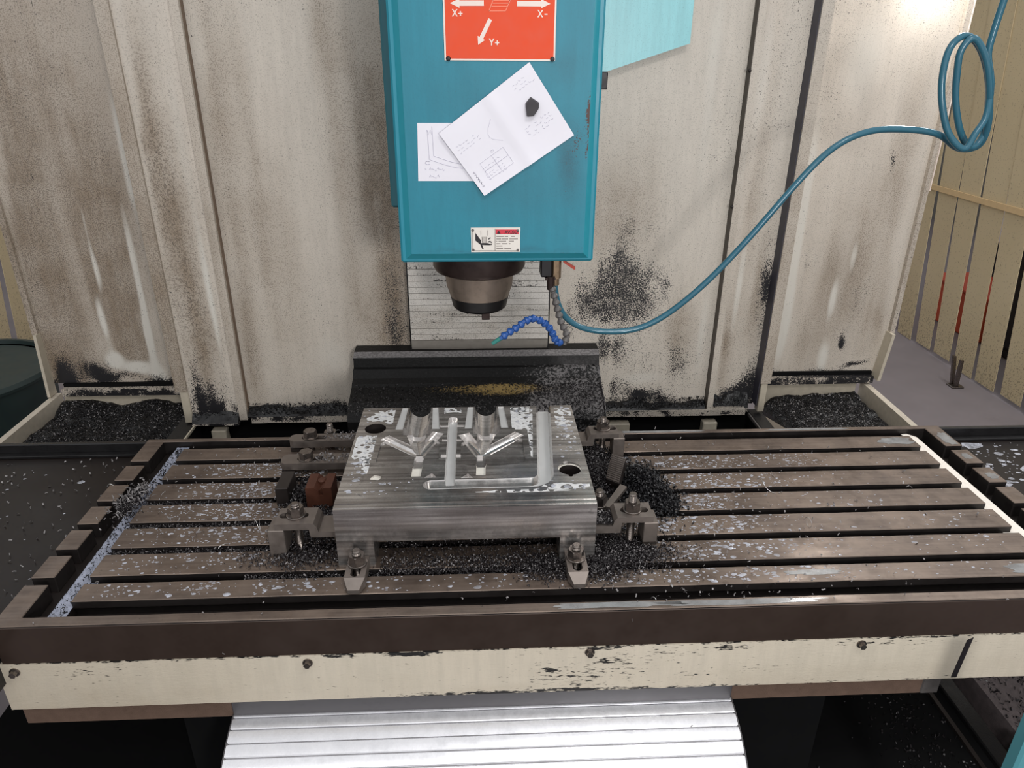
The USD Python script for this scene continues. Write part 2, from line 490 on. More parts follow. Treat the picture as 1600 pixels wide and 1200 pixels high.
def mound(x0, x1, y0, y1, height, step=.006, bottom=None):
    """A heap's skin: height(x, y) on a grid, closed with a skirt down to bottom."""
    nx, ny = int((x1 - x0) / step) + 2, int((y1 - y0) / step) + 2
    gx, gy = np.meshgrid(np.linspace(x0, x1, nx), np.linspace(y0, y1, ny))
    gz = height(gx, gy)
    v = np.stack([gx, gy, gz], -1).reshape(-1, 3)
    i = (np.arange(ny - 1)[:, None] * nx + np.arange(nx - 1)).ravel()
    f = np.vstack([np.c_[i, i + 1, i + nx + 1], np.c_[i, i + nx + 1, i + nx]])
    edge = np.r_[np.arange(nx), np.arange(1, ny) * nx + nx - 1, (ny - 1) * nx + np.arange(nx - 2, -1, -1), np.arange(ny - 2, 0, -1) * nx]
    low = v[edge].copy(); low[:, 2] = bottom
    k, m = len(v), len(edge)
    j = np.arange(m); j2 = (j + 1) % m
    f = np.vstack([f, np.c_[edge[j], k + j, k + j2], np.c_[edge[j], k + j2, edge[j2]]])
    c = len(v) + m
    v = np.vstack([v, low, low.mean(0)])
    f = np.vstack([f, np.c_[np.full(m, c), k + j2, k + j]])
    return trimesh.Trimesh(v, f, process=False)


def blobs(centers, radii, seed=3, h=.0006, ax=1.0):
    """Flat drops of liquid with ragged outlines."""
    r = np.random.default_rng(seed)
    k = 11
    n = len(centers)
    ang = np.linspace(0, 2 * PI, k, endpoint=False)
    rad = radii[:, None] * r.uniform(.55, 1.25, (n, k))
    rad = (rad + np.roll(rad, 1, 1)) / 2
    st = r.uniform(1.0, 1.7, n) * ax
    ring = np.stack([rad * np.cos(ang) * st[:, None], rad * np.sin(ang), np.full((n, k), .00015)], -1)
    mid = ring * [.72, .72, 1]; mid[..., 2] = h * .85
    top = np.zeros((n, 1, 3)); top[..., 2] = h
    v = np.concatenate([ring, mid, top], 1) + np.asarray(centers)[:, None]
    j = np.arange(k); j2 = (j + 1) % k
    f = np.vstack([np.c_[j, j2, k + j2], np.c_[j, k + j2, k + j], np.c_[k + j, k + j2, np.full(k, 2 * k)]])
    f = (np.arange(n)[:, None, None] * (2 * k + 1) + f).reshape(-1, 3)
    return trimesh.Trimesh(v.reshape(-1, 3), f, process=False)


def ribbons(centers, radius, width, seed=1):
    """Curled slivers: short arcs of thin band, turned every way and resting on their lowest point."""
    from scipy.spatial.transform import Rotation
    r = np.random.default_rng(seed)
    n, k = len(centers), 8
    R0 = radius * r.uniform(.4, 1.5, n); sw = r.uniform(1.2, 4.5, n); pitch = radius * r.uniform(-.8, .8, n); w = width * r.uniform(.5, 1.4, n)
    t = np.linspace(0, 1, k)
    a = sw[:, None] * t
    P = np.stack([R0[:, None] * np.cos(a), R0[:, None] * np.sin(a), pitch[:, None] * t], -1)
    Q = P + np.stack([0 * a, 0 * a, np.broadcast_to(w[:, None], a.shape)], -1)
    loc = np.concatenate([P, Q], 1)
    M_ = Rotation.from_euler('xyz', np.c_[r.normal(0, .9, n), r.normal(0, .9, n), r.uniform(0, 2 * PI, n)]).as_matrix()
    v = np.einsum('nij,nkj->nki', M_, loc - loc.mean(1, keepdims=True))
    v[..., 2] -= v[..., 2].min(1, keepdims=True)
    v = v + np.asarray(centers, float)[:, None]
    j = np.arange(k - 1)
    f = np.vstack([np.c_[j, j + 1, k + j + 1], np.c_[j, k + j + 1, k + j]])
    f = (np.arange(n)[:, None, None] * 2 * k + f).reshape(-1, 3)
    return trimesh.Trimesh(v.reshape(-1, 3), f, process=False)

# ================================================================ the workshop around the machine
single('wall_right', box(5.2, 5.3, -4, 7, -T, 2.2), plain('hall_wall', lin(120, 116, 112), .8), kind='structure')
single('wall_back', box(-6, 5.2, 6.8, 6.9, -T, 2.6), stage_wall := plain('hall_back_wall', lin(132, 128, 122), .8), kind='structure')
single('wall_left', box(-6.1, -6, -4, 6.8, -T, 2.2), stage_wall, kind='structure')
single('floor', box(-6, 6, -5, 7, -T - .1, -T), concrete, kind='structure')

# yellow plastic strip curtains standing on the floor at both sides of the machine
LEAN = 0.138


def strip(x, y0, y1, z0, z1, gap, t=.004):
    """Strips overlap at the top and part towards the floor."""
    h = LEAN * (z1 - z0)
    s = np.array([[x, y0 + gap / 2, z0], [x, y1 - gap / 2, z0], [x, y1 + h + .012, z1], [x, y0 + h - .012, z1]])
    return hull(np.vstack([s, s + [t, 0, 0]]))


def strip_curtain(x, ys, z0, label, side):
    c = thing('strip_curtain', (x, ys[len(ys) // 2], -T), label, 'strip curtain')
    w = ys[1] - ys[0]
    for k, y in enumerate(ys):
        part(c, 'strip', strip(x + .006 * (k % 2), y, y + w, z0 - .01 * (k % 3), 1.5, (.040, .050, .056, .052, .046)[k % 5]), curtain)
    part(c, 'crossbar', hull([(x - .012, ys[0] - .0, .085), (x - .012, ys[-1] + w + .15, .085), (x - .012, ys[0], .120), (x - .012, ys[-1] + w + .15, .115), (x - .002, ys[0], .085), (x - .002, ys[-1] + w + .15, .085), (x - .002, ys[0], .12), (x - .002, ys[-1] + w + .15, .115)]), tan_paint)  # tan bar standing in for a soft band of light across the strips
    for y in (ys[0] + .1, ys[-1] + .1):
        xx = x + side * .03
        part(c, 'post', hull([(xx - .012, y, -T), (xx + .012, y + .025, -T), (xx - .012, y + LEAN * 2.3, 1.45), (xx + .012, y + .025 + LEAN * 2.3, 1.45), (xx - .012, y + .025, -T), (xx + .012, y, -T)]), clamp_steel)
    fx, fy = x - .15 * side, 2.19
    part(c, 'foot', cat(box(fx - .03, fx + .04, fy - .035, fy + .03, -T, -T + .010, .003), *[hull([(fx + dx, fy + dy, -T + .008) for dx in (-.010, .010) for dy in (o - .009, o + .009)] + [(fx + dx - side * .02, fy + dy + o, -T + .175) for dx in (-.008, .008) for dy in (o - .009, o + .009)]) for o in (-.016, .018)]), nut_steel)
    return c


strip_curtain(2.7, [1.42 + .21 * k for k in range(-1, 9)], -.855, 'row of yellowish plastic strips standing on the grey floor right of the milling machine', 1)
strip_curtain(-2.95, [1.2 + .21 * k for k in range(0, 10)], -.80, 'row of yellowish plastic strips behind the dark green bin left of the machine', -1)

# what shows through the gaps of the right-hand curtain
b = thing('storage_cabinet', (3.7, 2.7, -T), 'white metal cabinet behind the gaps of the right strip curtain', 'cabinet')
part(b, 'body', box(3.5, 3.95, 1.9, 3.5, -.35, .45, .01), plain('white_cabinet', lin(226, 222, 226), .4))
part(b, 'plinth', box(3.55, 3.9, 1.9, 3.5, -T, -.35, .01), print_black)
b = thing('storage_crate', (3.28, 3.15, -T), 'orange crate low behind the farthest strips of the right curtain', 'crate')
part(b, 'body', box(3.1, 3.45, 2.85, 3.45, -T, -.60, .01), plain('orange_crate', lin(214, 92, 60), .5))
part(b, 'rim', box(3.08, 3.47, 2.83, 3.47, -.60, -.57, .008), plain('crate_rim', lin(196, 80, 54), .5))
b = thing('dark_machine', (3.35, 2.0, -T), 'black machine housing behind the nearest strips of the right curtain', 'machine')
part(b, 'body', box(3.1, 3.45, 1.0, 2.75, -T + .05, -.18, .03), print_black)
part(b, 'foot', box(3.12, 3.43, 1.1, 2.7, -T, -T + .05, .01), dark_iron)

# green bin left of the machine
b = thing('waste_bin', (-2.1, 1.0, -T), 'large dark green plastic bin beside the left chip tray', 'bin')
part(b, 'body', lathe([(.001, -T), (.26, -T), (.30, -.25), (.305, -.23), (.305, -.215), (.285, -.215), (.275, -.24), (.24, -.84), (.001, -.845)], (-2.07, 1.02, 0), 48), bin_green)
part(b, 'rim', lathe([(.303, -.228), (.318, -.226), (.322, -.215), (.316, -.20), (.30, -.20), (.296, -.215)], (-2.07, 1.02, 0), 48), bin_green)

# ================================================================ sheet-metal enclosure behind the table
enc = thing('machine_enclosure', (-.18, .6, -T), 'dirty cream sheet metal enclosure wall behind the milling table', 'machine enclosure')


def grimed(name, x0, x1, z0, z1, y, black, film, bleach, thick=.012, step=.008, base=.0, floor=0.0, label=None, mat=None, parent=None, fb=0.15, cap=1.0):
    m = gridwall(x0, x1, z0, z1, y, thick, step)
    x, z = m.vertices[:, 0], m.vertices[:, 2]
    p = np.c_[x * 14, z * 9, 0 * x]
    n = meshkit.fbm(p, 4, 3) * 2 - 1
    n2 = meshkit.fbm(np.c_[x * 26, z * 3.2, 0 * x + 5], 4, 9) * 2 - 1
    n3 = meshkit.fbm(np.c_[x * 6, z * 5, 0 * x + 2], 3, 13) - .42
    r = np.clip(base + .09 + .22 * np.clip(n3, 0, 1) + brush(x + .05 * n2, z + .04 * n, black) * (.9 + .9 * n2 + .35 * n), 0, 1)
    r = np.where(z > -.06, np.minimum(r, cap), r)
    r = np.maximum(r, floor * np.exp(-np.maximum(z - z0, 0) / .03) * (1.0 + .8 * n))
    g = np.clip(fb + brush(x + .03 * n2, z + .06 * n, film) * (1 + .5 * n2), 0, 1)
    b = np.clip(brush(x + .008 * n2, z + .02 * n, bleach), 0, 1)
    part(parent or enc, name, m, mat or cream_wall, label=label, grime=np.c_[r, g, b])


# (x, z, rx, rz, amount) of each stain and painted shadow
grimed('center_panel', -.886, .527, -.160, 1.45, .53,
       black=[(0.2021, 0.2731,.05,.08,.58), (0.2912, 0.1958,.07,.10,.42), (0.1869, 0.0575,.05,.05,.35), (0.4032, 0.0132,.10,.08,.22), (0.2749, 0.4008,.08,.06,.22), (0.1789, 0.1970,.05,.05,.6), (0.2646, 0.1766,.03,.06,.5), (0.3036, 0.2722,.03,.03,.42), (0.3517, 0.2529,.02,.03,.34), (0.2390, 0.2728,.03,.05,.5),
              (0.3168, -0.1248,.10,.030,.8), (0.4598, -0.1517,.08,.018,.8), (0.2349, -0.0906,.04,.05,.55), (0.2356, 0.0466,.04,.05,.3), (-0.4166, 0.1056,.05,.20,.30), (-0.4664, -0.0789,.06,.05,.45), (-0.3604, 0.4564,.03,.10,.2), (-0.6543, -0.1403,.13,.022,.8), (-0.8201, -0.1590,.05,.012,.7), (0.1043, 0.1977,.03,.08,.5)],
       film=[(-0.4259, 0.5077,.07,.55,.75), (-0.4536, 0.1061,.09,.16,.8), (-0.8300, 0.6695,.04,.6,.5), (-0.7639, 0.5087,.03,.5,.45), (-0.7058, 0.2990,.05,.3,.35), (-0.5311, 0.8206,.03,.5,.35), (0.1996, 0.4541,.08,.16,.45), (0.4123, 0.1155,.05,.10,.5), (0.2841, 0.5055,.05,.18,.3), (-0.2549, 0.5071,.2,.4,.3), (-0.8385, 0.1108,.02,.3,.5)],  # film left of the column paints the head's shadow along with grime
       bleach=[(-0.6089, 0.0276,.10,.12,.45), (0.3108, -0.0488,.12,.04,.5), (0.4313, 0.7489,.03,.5,.4), (0.4876, 0.0944,.02,.2,.5), (-0.8708, 0.8478,.05,.2,.4), (0.3012, 0.8828,.15,.12,.3)], floor=.75, base=.04, cap=.56)
grimed('left_mid_panel', -1.037, -.890, -.165, 1.45, .508,
       black=[(-1.0136, -0.1057,.028,.06,.92), (-0.9792, -0.1233,.04,.035,.9), (-0.9444, -0.1411,.05,.018,.8), (-1.0113, -0.0080,.012,.08,.45), (-0.9611, -0.0708,.02,.03,.45)],
       film=[(-0.9762, 0.3072,.025,.30,.9), (-0.9743, 0.1207,.05,.16,.7), (-0.9889, 0.5936,.02,.4,.45), (-0.9472, 0.5129,.05,.25,.35), (-1.0057, 0.3780,.025,.3,.7), (-0.9853, 0.1593,.04,.2,.5)],
       bleach=[(-0.9227, 0.2152,.012,.22,.7), (-0.9261, 0.6713,.03,.3,.4)], floor=.85, base=.06)
grimed('right_mid_panel', .530, .678, -.150, 1.45, .545,
       black=[(0.6764, 0.1871,.022,.11,.62), (0.6748, -0.0612,.04,.05,.55), (0.6233, -0.1263,.06,.03,.9), (0.6951, 0.0028,.015,.16,.5), (0.6406, -0.1044,.03,.03,.5)],
       film=[(0.6416, 0.2266,.03,.2,.6), (0.5702, 0.0465,.025,.12,.7), (0.5913, 0.5021,.02,.3,.4)],
       bleach=[(0.5845, 0.2271,.012,.2,.6), (0.5648, 0.7948,.03,.3,.5)], floor=.85, base=.05)
grimed('left_outer_panel', -1.535, -1.055, -.115, 1.45, .70,
       black=[(-1.4127, -0.0710,.05,.032,.92), (-1.3693, -0.0984,.08,.018,.9), (-1.4882, -0.0965,.018,.06,.8), (-1.4273, 0.5085,.012,.03,.26), (-1.2830, -0.1155,.06,.006,.5)],
       film=[(-1.4710, 0.0125,.08,.2,.85), (-1.4565, 0.2578,.06,.4,.9), (-1.2743, 0.1969,.06,.3,.75), (-1.4316, 0.6542,.06,.4,.5), (-1.2654, 0.4813,.09,.25,.7), (-1.2672, 0.0525,.05,.12,.75), (-1.3115, 0.6543,.12,.5,.4), (-1.4537, 0.1583,.04,.3,.6), (-1.2712, 0.2953,.07,.25,.5), (-1.2264, -0.0342,.03,.08,.5)],
       bleach=[(-1.1999, 0.2361,.012,.22,.85), (-1.2051, 0.0518,.014,.12,.9), (-1.1659, 0.5693,.014,.2,.9), (-1.1958, -0.1011,.03,.06,.8), (-1.3352, 0.0954,.012,.08,.85), (-1.3172, 0.2567,.010,.1,.7), (-1.3289, -0.0327,.035,.035,.9), (-1.3183, 0.4088,.006,.06,.5), (-1.2628, -0.0666,.05,.03,.9)], floor=.55, base=.07, fb=.3)
grimed('right_outer_panel', .700, 1.157, -.118, 1.45, .70,
       black=[(1.0283, -0.0207,.014,.022,.75), (1.0194, 0.0019,.02,.03,.25), (1.0633, 0.5760,.006,.03,.34), (1.0453, 0.1330,.02,.1,.16), (0.8450, 0.2601,.01,.03,.2), (0.8598, -0.0639,.01,.02,.2), (1.0826, -0.0948,.03,.012,.6)],
       film=[(0.9219, 0.1767,.05,.25,.5), (1.0127, 0.2383,.06,.25,.55), (1.0812, 0.4743,.03,.3,.5), (0.8656, 0.0261,.03,.16,.5), (1.1123, 0.0673,.03,.12,.55)],
       bleach=[(0.8037, 0.3797,.018,.3,.9), (0.8052, 0.0708,.02,.16,.9), (0.9939, 0.2793,.016,.07,.6), (0.9509, 0.1340,.014,.09,.7), (0.9572, -0.0653,.025,.08,.7), (0.9078, 0.8251,.1,.2,.5)], floor=.6, base=.05, fb=.2)

grimed('left_seam_strip', -.897, -.874, -.156, 1.45, .500, [], [(-.886, .3, .02, .4, .3)], [], thick=.03, base=.03, fb=.35)
part(enc, 'seam_dirt_line', box(-.8739, -.8725, .512, .529, -.15, 1.45), plain('seam_brown_dirt', lin(122, 102, 86), .6, 0, .3, 60))
grimed('right_seam_strip', .519, .537, -.152, 1.45, .500, [], [(.53, .3, .02, .4, .2)], [], thick=.044, base=.03, fb=.25)
part(enc, 'seam_dirt_line', box(.5175, .5188, .501, .530, -.147, 1.45), plain('seam_grey_dirt', lin(86, 78, 70), .6, 0, .35, 60))
for k, z in enumerate((.56, .22)):
    part(enc, 'seam_blob', tm(trimesh.creation.icosphere(1, .005)).apply_translation([.5165, .503, z + .25]), dark_iron)
grimed('left_post', -1.070, -1.036, -.060, 1.45, .500, [], [(-1.05, .1, .05, .6, .5)], [], thick=.20, base=.03, fb=.55)
part(enc, 'left_post_foot', box(-1.060, -1.036, .503, .53, -.165, -.061, .002), cream_dull)
grimed('right_post', .676, .706, -.062, 1.45, .500, [], [(.69, .2, .05, .5, .4)], [], thick=.20, base=.03, fb=.3)
part(enc, 'right_post_foot', box(.680, .700, .503, .53, -.16, -.063, .002), cream_dull)
part(enc, 'post_side_dirt', box(.6735, .6757, .505, .545, -.14, 1.45), plain('blue_black_coat', lin(62, 60, 70), .5, 0, .3))  # thin dark strip over the post's left face
# ledges along the foot of the walls, crusted with chips
grimed('bottom_flange', -.862, .640, -.166, -.146, .497, [(x, -.15, .03, .01, a) for x, a in zip(np.linspace(-.85, .64, 24), rng.uniform(.1, .75, 24))], [], [], thick=.036, step=.004, base=.12, fb=.3)
grimed('left_ledge', -1.034, -.897, -.166, -.160, .484, [(-.96, -.16, .1, .02, .5)], [], [], thick=.03, step=.004, base=.2)
grimed('right_ledge', .537, .655, -.163, -.152, .512, [(.62, -.157, .03, .02, .6)], [], [], thick=.03, step=.004, base=.15)
for nm, x0, x1, z0 in (('left_outer_ledge', -1.50, -1.07, -.150), ('right_outer_ledge', .707, 1.13, -.146)):
    grimed(nm, x0, x1, z0, z0 + .024, .672, [(x, z0, .05, .02, a) for x, a in zip(np.linspace(x0, x1, 9), rng.uniform(.2, .8, 9))], [], [], thick=.03, step=.004, base=.15, fb=.4)
    part(enc, nm + '_gap', box(x0, x1, .690, .705, z0 + .0, z0 + .036), black_void)
part(enc, 'left_edge_flange', hull([(-1.541, .66, -.147), (-1.541, .70, -.147), (-1.532, .66, -.147), (-1.532, .70, -.147), (-1.541, .675, .056), (-1.541, .70, .056), (-1.532, .675, .056), (-1.532, .70, .056)]), cream_dull)
part(enc, 'right_edge_flange', hull([(1.134, .655, -.13), (1.144, .655, -.13), (1.134, .70, -.13), (1.144, .70, -.13), (1.152, .66, .03), (1.162, .66, .03), (1.152, .70, .03), (1.162, .70, .03)]), cream_dull)
grimed('right_folded_edge', 1.157, 1.172, .0, 1.45, .684, [], [(1.16, .3, .05, .6, .3)], [], thick=.03, base=.05, fb=.3)
part(enc, 'right_edge_seal', box(1.172, 1.175, .682, .71, .48, 1.45), sign_white)
grimed('left_folded_edge', -1.552, -1.535, .05, 1.45, .690, [], [(-1.54, .3, .05, .6, .5)], [], thick=.03, base=.05, fb=.4)

# pit under the wall
pit = thing('chip_pit', (-.2, .35, -T), 'black chip pit behind the rear edge of the milling table', 'chip pit')
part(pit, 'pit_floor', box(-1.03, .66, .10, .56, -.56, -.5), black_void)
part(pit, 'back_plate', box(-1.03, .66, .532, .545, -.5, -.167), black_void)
part(pit, 'left_side', box(-1.085, -1.031, .13, .55, -.56, -.168, .004), black_oil)
part(pit, 'right_side', box(.660, .705, .13, .545, -.56, -.168, .004), black_oil)
part(pit, 'right_slope', hull([(.705, .13, -.5), (.705, .50, -.5), (.705, .13, -.172), (.705, .50, -.172), (.775, .13, -.215), (.775, .50, -.215), (.775, .13, -.5), (.775, .50, -.5)]), plain('chip_mottled_cream', lin(120, 110, 98), .6, 0, .75, 130, .0006))
for x0, x1 in ((-.99, -.945), (.21, .285), (.515, .56)):
    part(pit, 'cream_block', box(x0, x1, .50, .531, -.235, -.192, .003), cream_rib := cream_dull)
part(pit, 'left_edge_strip', box(-1.031, -1.026, .40, .53, -.172, -.165), cream_rib)
part(pit, 'right_edge_strip', box(.654, .659, .40, .51, -.174, -.165), nozzle_grey)

# chip trays left and right
for nm, x0, x1, rim_x, side, lab in (('left', -1.508, -1.086, (-1.534, -1.514), -1, 'left chip tray heaped with black metal chips beside the green bin'),
                                     ('right', .776, 1.086, (1.092, 1.112), 1, 'right chip tray heaped with black metal chips beside the grey floor')):
    t = thing('chip_tray', ((x0 + x1) / 2, .42, -T), lab, 'chip tray')
    part(t, 'tray_body', cat(box(x0, x1, .10, .69, -.33, -.30), box(x0, x1, .10, .11, -.33, -.12)), black_oil)
    part(t, 'back_plate', box(x0, x1, .6905, .6945, -.33, -.152), cream_dull)
    part(t, 'rim', extrude_z([(rim_x[0], .10), (rim_x[1], .10), (rim_x[1] + (.012 if side > 0 else -.004), .70), (rim_x[0] + (.012 if side > 0 else -.004), .70)], -.33, -.150), cream_apron_plain := plain('rim_cream_' + nm, lin(196, 186, 170), .5, 0, .22, 70))
    part(t, 'leg', box(x0 + .02, x0 + .06, .3, .34, -T, -.33), dark_iron)
    part(t, 'leg', box(x1 - .06, x1 - .02, .3, .34, -T, -.33), dark_iron)

    def heap(gx, gy, x0=x0, x1=x1, side=side):
        h = -.215 + .035 * (gy - .10) / .58 + .05 * (meshkit.fbm(np.stack([gx * 9, gy * 9, 0 * gx], -1), 4, 5) - .5)
        h = h + .006 * (meshkit.fbm(np.stack([gx * 60, gy * 60, 0 * gx], -1), 3, 8) - .5)
        return h - .05 * np.exp(-np.abs(gx - (x1 if side < 0 else x0)) / .03)
    hm = mound(x0, x1, .112, .69, heap, .006, -.30)
    hp = thing('chip_heap', ((x0 + x1) / 2, .42, -.30), f'heap of black oily metal chips filling the {nm} tray', 'metal chips', kind='stuff')
    part(hp, 'heap', hm, black_oil, smooth=False)
    n = 24000 if nm == 'left' else 18000
    cx, cy = rng.uniform(x0 + .004, x1 - .004, n), rng.uniform(.115, .685, n)
    nb_ = 1500
    bx0, by0 = rng.uniform(x0 + .01, x1 - .01, nb_), rng.uniform(.12, .68, nb_)
    part(hp, 'bright_flecks', shards(np.c_[bx0, by0, heap(bx0, by0) + .002], .0050, seed=15), chips_bright, smooth=False, kind='stuff')
    part(hp, 'loose_chips', shards(np.c_[cx, cy, heap(cx, cy) + .0003], .0034, flat=.4, seed=11), chips_dark, smooth=False, kind='stuff')

# crust of chips on the wall's foot
cr = thing('chip_crust', (-.2, .51, -.15), 'black crust of fine chips along the foot of the cream wall', 'metal chips', kind='stuff')


def ridge(x0, x1, y0, y1, z, amp, seed):
    return mound(x0, x1, y0, y1, lambda gx, gy: z + amp * (meshkit.fbm(np.stack([gx * 14, gy * 30, 0 * gx], -1), 4, seed)) * np.clip((gy - y0) / (y1 - y0), 0, 1) ** .8, .006, z - .004)


part(cr, 'crust', cat(ridge(-.872, .515, .500, .5295, -.146, .040, 21), ridge(-1.034, -.899, .486, .5075, -.160, .085, 22), ridge(.539, .655, .515, .5445, -.152, .075, 23)), black_oil, smooth=False)
n = 3500
cx = rng.uniform(-1.03, .65, n); cy = rng.uniform(.501, .526, n)
part(cr, 'loose_chips', shards(np.c_[cx, cy, -.142 + .03 * (cy - .5) / .03], .005, seed=12), chips_dark, smooth=False, kind='stuff')

# work lamp high on the right outer panel
lp = thing('machine_lamp', (1.075, .62, .98), 'glaring round work lamp high on the right enclosure panel', 'lamp')
part(lp, 'lamp_body', frame_to(lathe([(.02, -.06), (.05, -.05), (.062, -.01), (.062, .012)], (0, 0, 0), 32), (1.075, .650, 1.09), (-.12, -.75, -.55)), clamp_steel)
part(lp, 'lens', frame_to(lathe([(.056, .012), (.056, .016), (.04, .022), (.001, .024)], (0, 0, 0), 32), (1.075, .650, 1.09), (-.12, -.75, -.55)), lamp_lens)
part(lp, 'bracket', box(1.062, 1.088, .655, .699, 1.09, 1.13, .003), clamp_steel)

# ================================================================ column way cover and the cover at its foot
cc = thing('column_cover', (-.17, .49, -.1), 'white slatted column way cover behind the spindle', 'way cover')
x0, x1 = -0.3712, 0.0209
zc = list(np.linspace(.098, .62, 31))
for k in range(30):
    z0, z1 = zc[k], zc[k + 1]
    n_x = (.0008 if k % 2 else 0)
    m = gridwall(x0, x1, z0 + .0006, z1 - .0006, .488 - n_x, .008, .006)
    x, z = m.vertices[:, 0], m.vertices[:, 2]
    n = meshkit.fbm(np.c_[x * 10, z * 40, 0 * x + k], 4, 31)
    r = np.clip(.06 + .55 * np.clip(n - .5, 0, 1) * 2 + .38 * np.exp(-(z - z0) / .0012) * (meshkit.noise(np.c_[x * 22, 0 * x + k * 3, 0 * x], 4) > .5), 0, 1)
    part(cc, 'slat', m, cover_white, grime=np.c_[r, .25 + .5 * n * (z < .2), .4 * (x > x1 - .05)])
a = np.linspace(0, PI / 2, 7)
bot = [(.488 + .03 * (1 - math.cos(t)), .097 - .045 * math.sin(t)) for t in a] + [(.527, .052), (.527, .097)]
bm = extrude_x(bot, x0, x1)
part(cc, 'rounded_bottom_edge', bm, plain('cover_bottom_grey', lin(150, 144, 136), .42, .2, .18, 60), smooth=40)
part(cc, 'side_seal', box(x1, x1 + .004, .492, .527, .05, .62), black_oil)
part(cc, 'side_seal', box(x0 - .004, x0, .492, .527, .05, .62), black_oil)

bc = thing('column_base_cover', (-.18, .42, -.3), 'black oily stepped cover at the foot of the machine column', 'way cover')
prof = np.array([(.527, .068), (.482, .066), (.460, .058), (.456, .029), (.445, .027), (.424, .008), (.404, .000), (.395, -.006), (.335, -.024), (.305, -.040), (.292, -.062), (.285, -.12), (.285, -.3)])
tt = np.r_[0, np.cumsum(np.linalg.norm(np.diff(prof, axis=0), axis=1))]
ts = np.sort(np.r_[tt, np.linspace(0, tt[-1], 90)])
pp = np.c_[np.interp(ts, tt, prof[:, 0]), np.interp(ts, tt, prof[:, 1])]
xs = np.linspace(-.536, .169, 130)
gx = np.repeat(xs[None], len(pp), 0)
v = np.stack([gx, np.repeat(pp[:, :1], len(xs), 1), np.repeat(pp[:, 1:], len(xs), 1)], -1).reshape(-1, 3)
i = (np.arange(len(pp) - 1)[:, None] * len(xs) + np.arange(len(xs) - 1)).ravel()
f = np.vstack([np.c_[i, i + len(xs) + 1, i + 1], np.c_[i, i + len(xs), i + len(xs) + 1]])
inner = extrude_x([(p[0] + .003, p[1] - .003) for p in prof[1:]] + [(.53, -.3), (.53, .063)], -.535, .168)
k = len(v)
bm = trimesh.Trimesh(np.vstack([v, inner.vertices]), np.vstack([f, inner.faces + k]), process=False)
X, Y, Z = bm.vertices.T
nn = meshkit.fbm(np.c_[X * 9, Z * 30, Y * 9], 4, 41)
gr = .95 * np.exp(-((X - (-.10)) / .13) ** 2 - ((Z + .010) / .011) ** 2) * (Y < .405) + .45 * np.exp(-((X + .30) / .12) ** 2 - ((Z + .010) / .010) ** 2) * (Y < .405) + .35 * np.exp(-((X - .07) / .06) ** 2 - ((Z + .012) / .01) ** 2) * (Y < .405)
gg = np.clip(.2 + .75 * np.clip((X + .08 + .05 * nn) / .14, 0, 1) * (Z < .03) * nn * 1.5 + .3 * np.exp(-((Z + .035) / .02) ** 2), 0, 1)
gb = ((Z > .0575) & (Z < .0665) & (Y < .483)) * (.85 + .15 * (X > .02)) + .30 * np.clip((X - .02) / .05, 0, 1) * ((Z > .03) & (Z < .058)) * nn
part(bc, 'cover_sheet', bm, oily_cover, grime=np.c_[np.clip(gr, 0, 1), gg, np.clip(gb, 0, 1)])
n = 3000
cx = np.r_[rng.uniform(-.53, .165, n // 2), rng.normal(.08, .09, n // 2).clip(-.5, .165)]
cy = rng.uniform(.29, .40, n)
cz = np.interp(cy, prof[::-1, 0], prof[::-1, 1]) + .001
part(bc, 'loose_chips', shards(np.c_[cx, cy, cz], .0042, seed=13), chips_mixed, smooth=False, kind='stuff')

# ================================================================ spindle head
hd = thing('spindle_head', (-.14, .15, .30), 'teal spindle head with orange axis sign hanging above the table', 'spindle head')
part(hd, 'body', box(-.358, .045, .10, .485, .548, 1.35, .004), teal_dark, label='darker teal head body behind the front shell')
part(hd, 'shell', cat(box(-.331, .0575, -.0195, .26, .461, 1.35, .004)), plain('teal_shell_paint', lin(35, 133, 153), .45, 0, .06, 8))
fr = [(-.321, .468), (.0475, .468), (.0475, 1.35), (-.321, 1.35)]
ff = [(-.3085, .4815), (.0355, .4815), (.0355, 1.35), (-.3085, 1.35)]
part(hd, 'front_plate_bevel', hull([(x, -.0195, z) for x, z in fr] + [(x, -.0325, z) for x, z in ff]), plain('teal_bevel_paint', lin(46, 146, 163), .35, 0, .08, 10))
pm = gridwall(-.3083, .0353, .4817, 1.35, -.0331, .0005, .004)
X, Z = pm.vertices[:, 0], pm.vertices[:, 2]
nb = meshkit.fbm(np.c_[X * 30, Z * 30, 0 * X], 4, 51) - .5
rust = brush(X + .012 * nb, Z + .02 * nb, [(.036, .745, .008, .03, 1.0), (.036, .70, .006, .035, .7), (.012, .695, .012, .03, .32), (.0, .65, .02, .05, .18), (-.25, .50, .008, .006, .2), (.0, .482, .03, .002, .55), (.034, .49, .003, .02, .3)])
smear = brush(X + .02 * nb, Z + .04 * nb, [(.0, .66, .022, .07, .75), (-.10, .60, .12, .05, .25), (-.2, .76, .1, .06, .2), (-.02, .82, .03, .03, .3), (-.13, .485, .15, .006, .4)])
part(hd, 'front_plate', pm, teal_paint, grime=np.c_[np.clip(rust, 0, 1), np.clip(.12 + smear, 0, 1), np.clip(.25 * (Z > .95), 0, 1)])
part(enc, 'side_plate', extrude_y([(0.1358, 1.35), (0.3563, 1.35), (0.3573, 0.8712), (0.1562, 0.8076), (0.1403, 0.8032)], .503, .5075), teal_light, smooth=30, label='light cyan guard plate with slanted lower edge right of the head')
part(hd, 'side_bracket', cat(box(.0575, .112, .245, .258, .800, .811, .001), box(.094, .112, .24, .26, .775, .811, .002)), print_black, label='small black bracket under the cyan plate')
sx = -.174
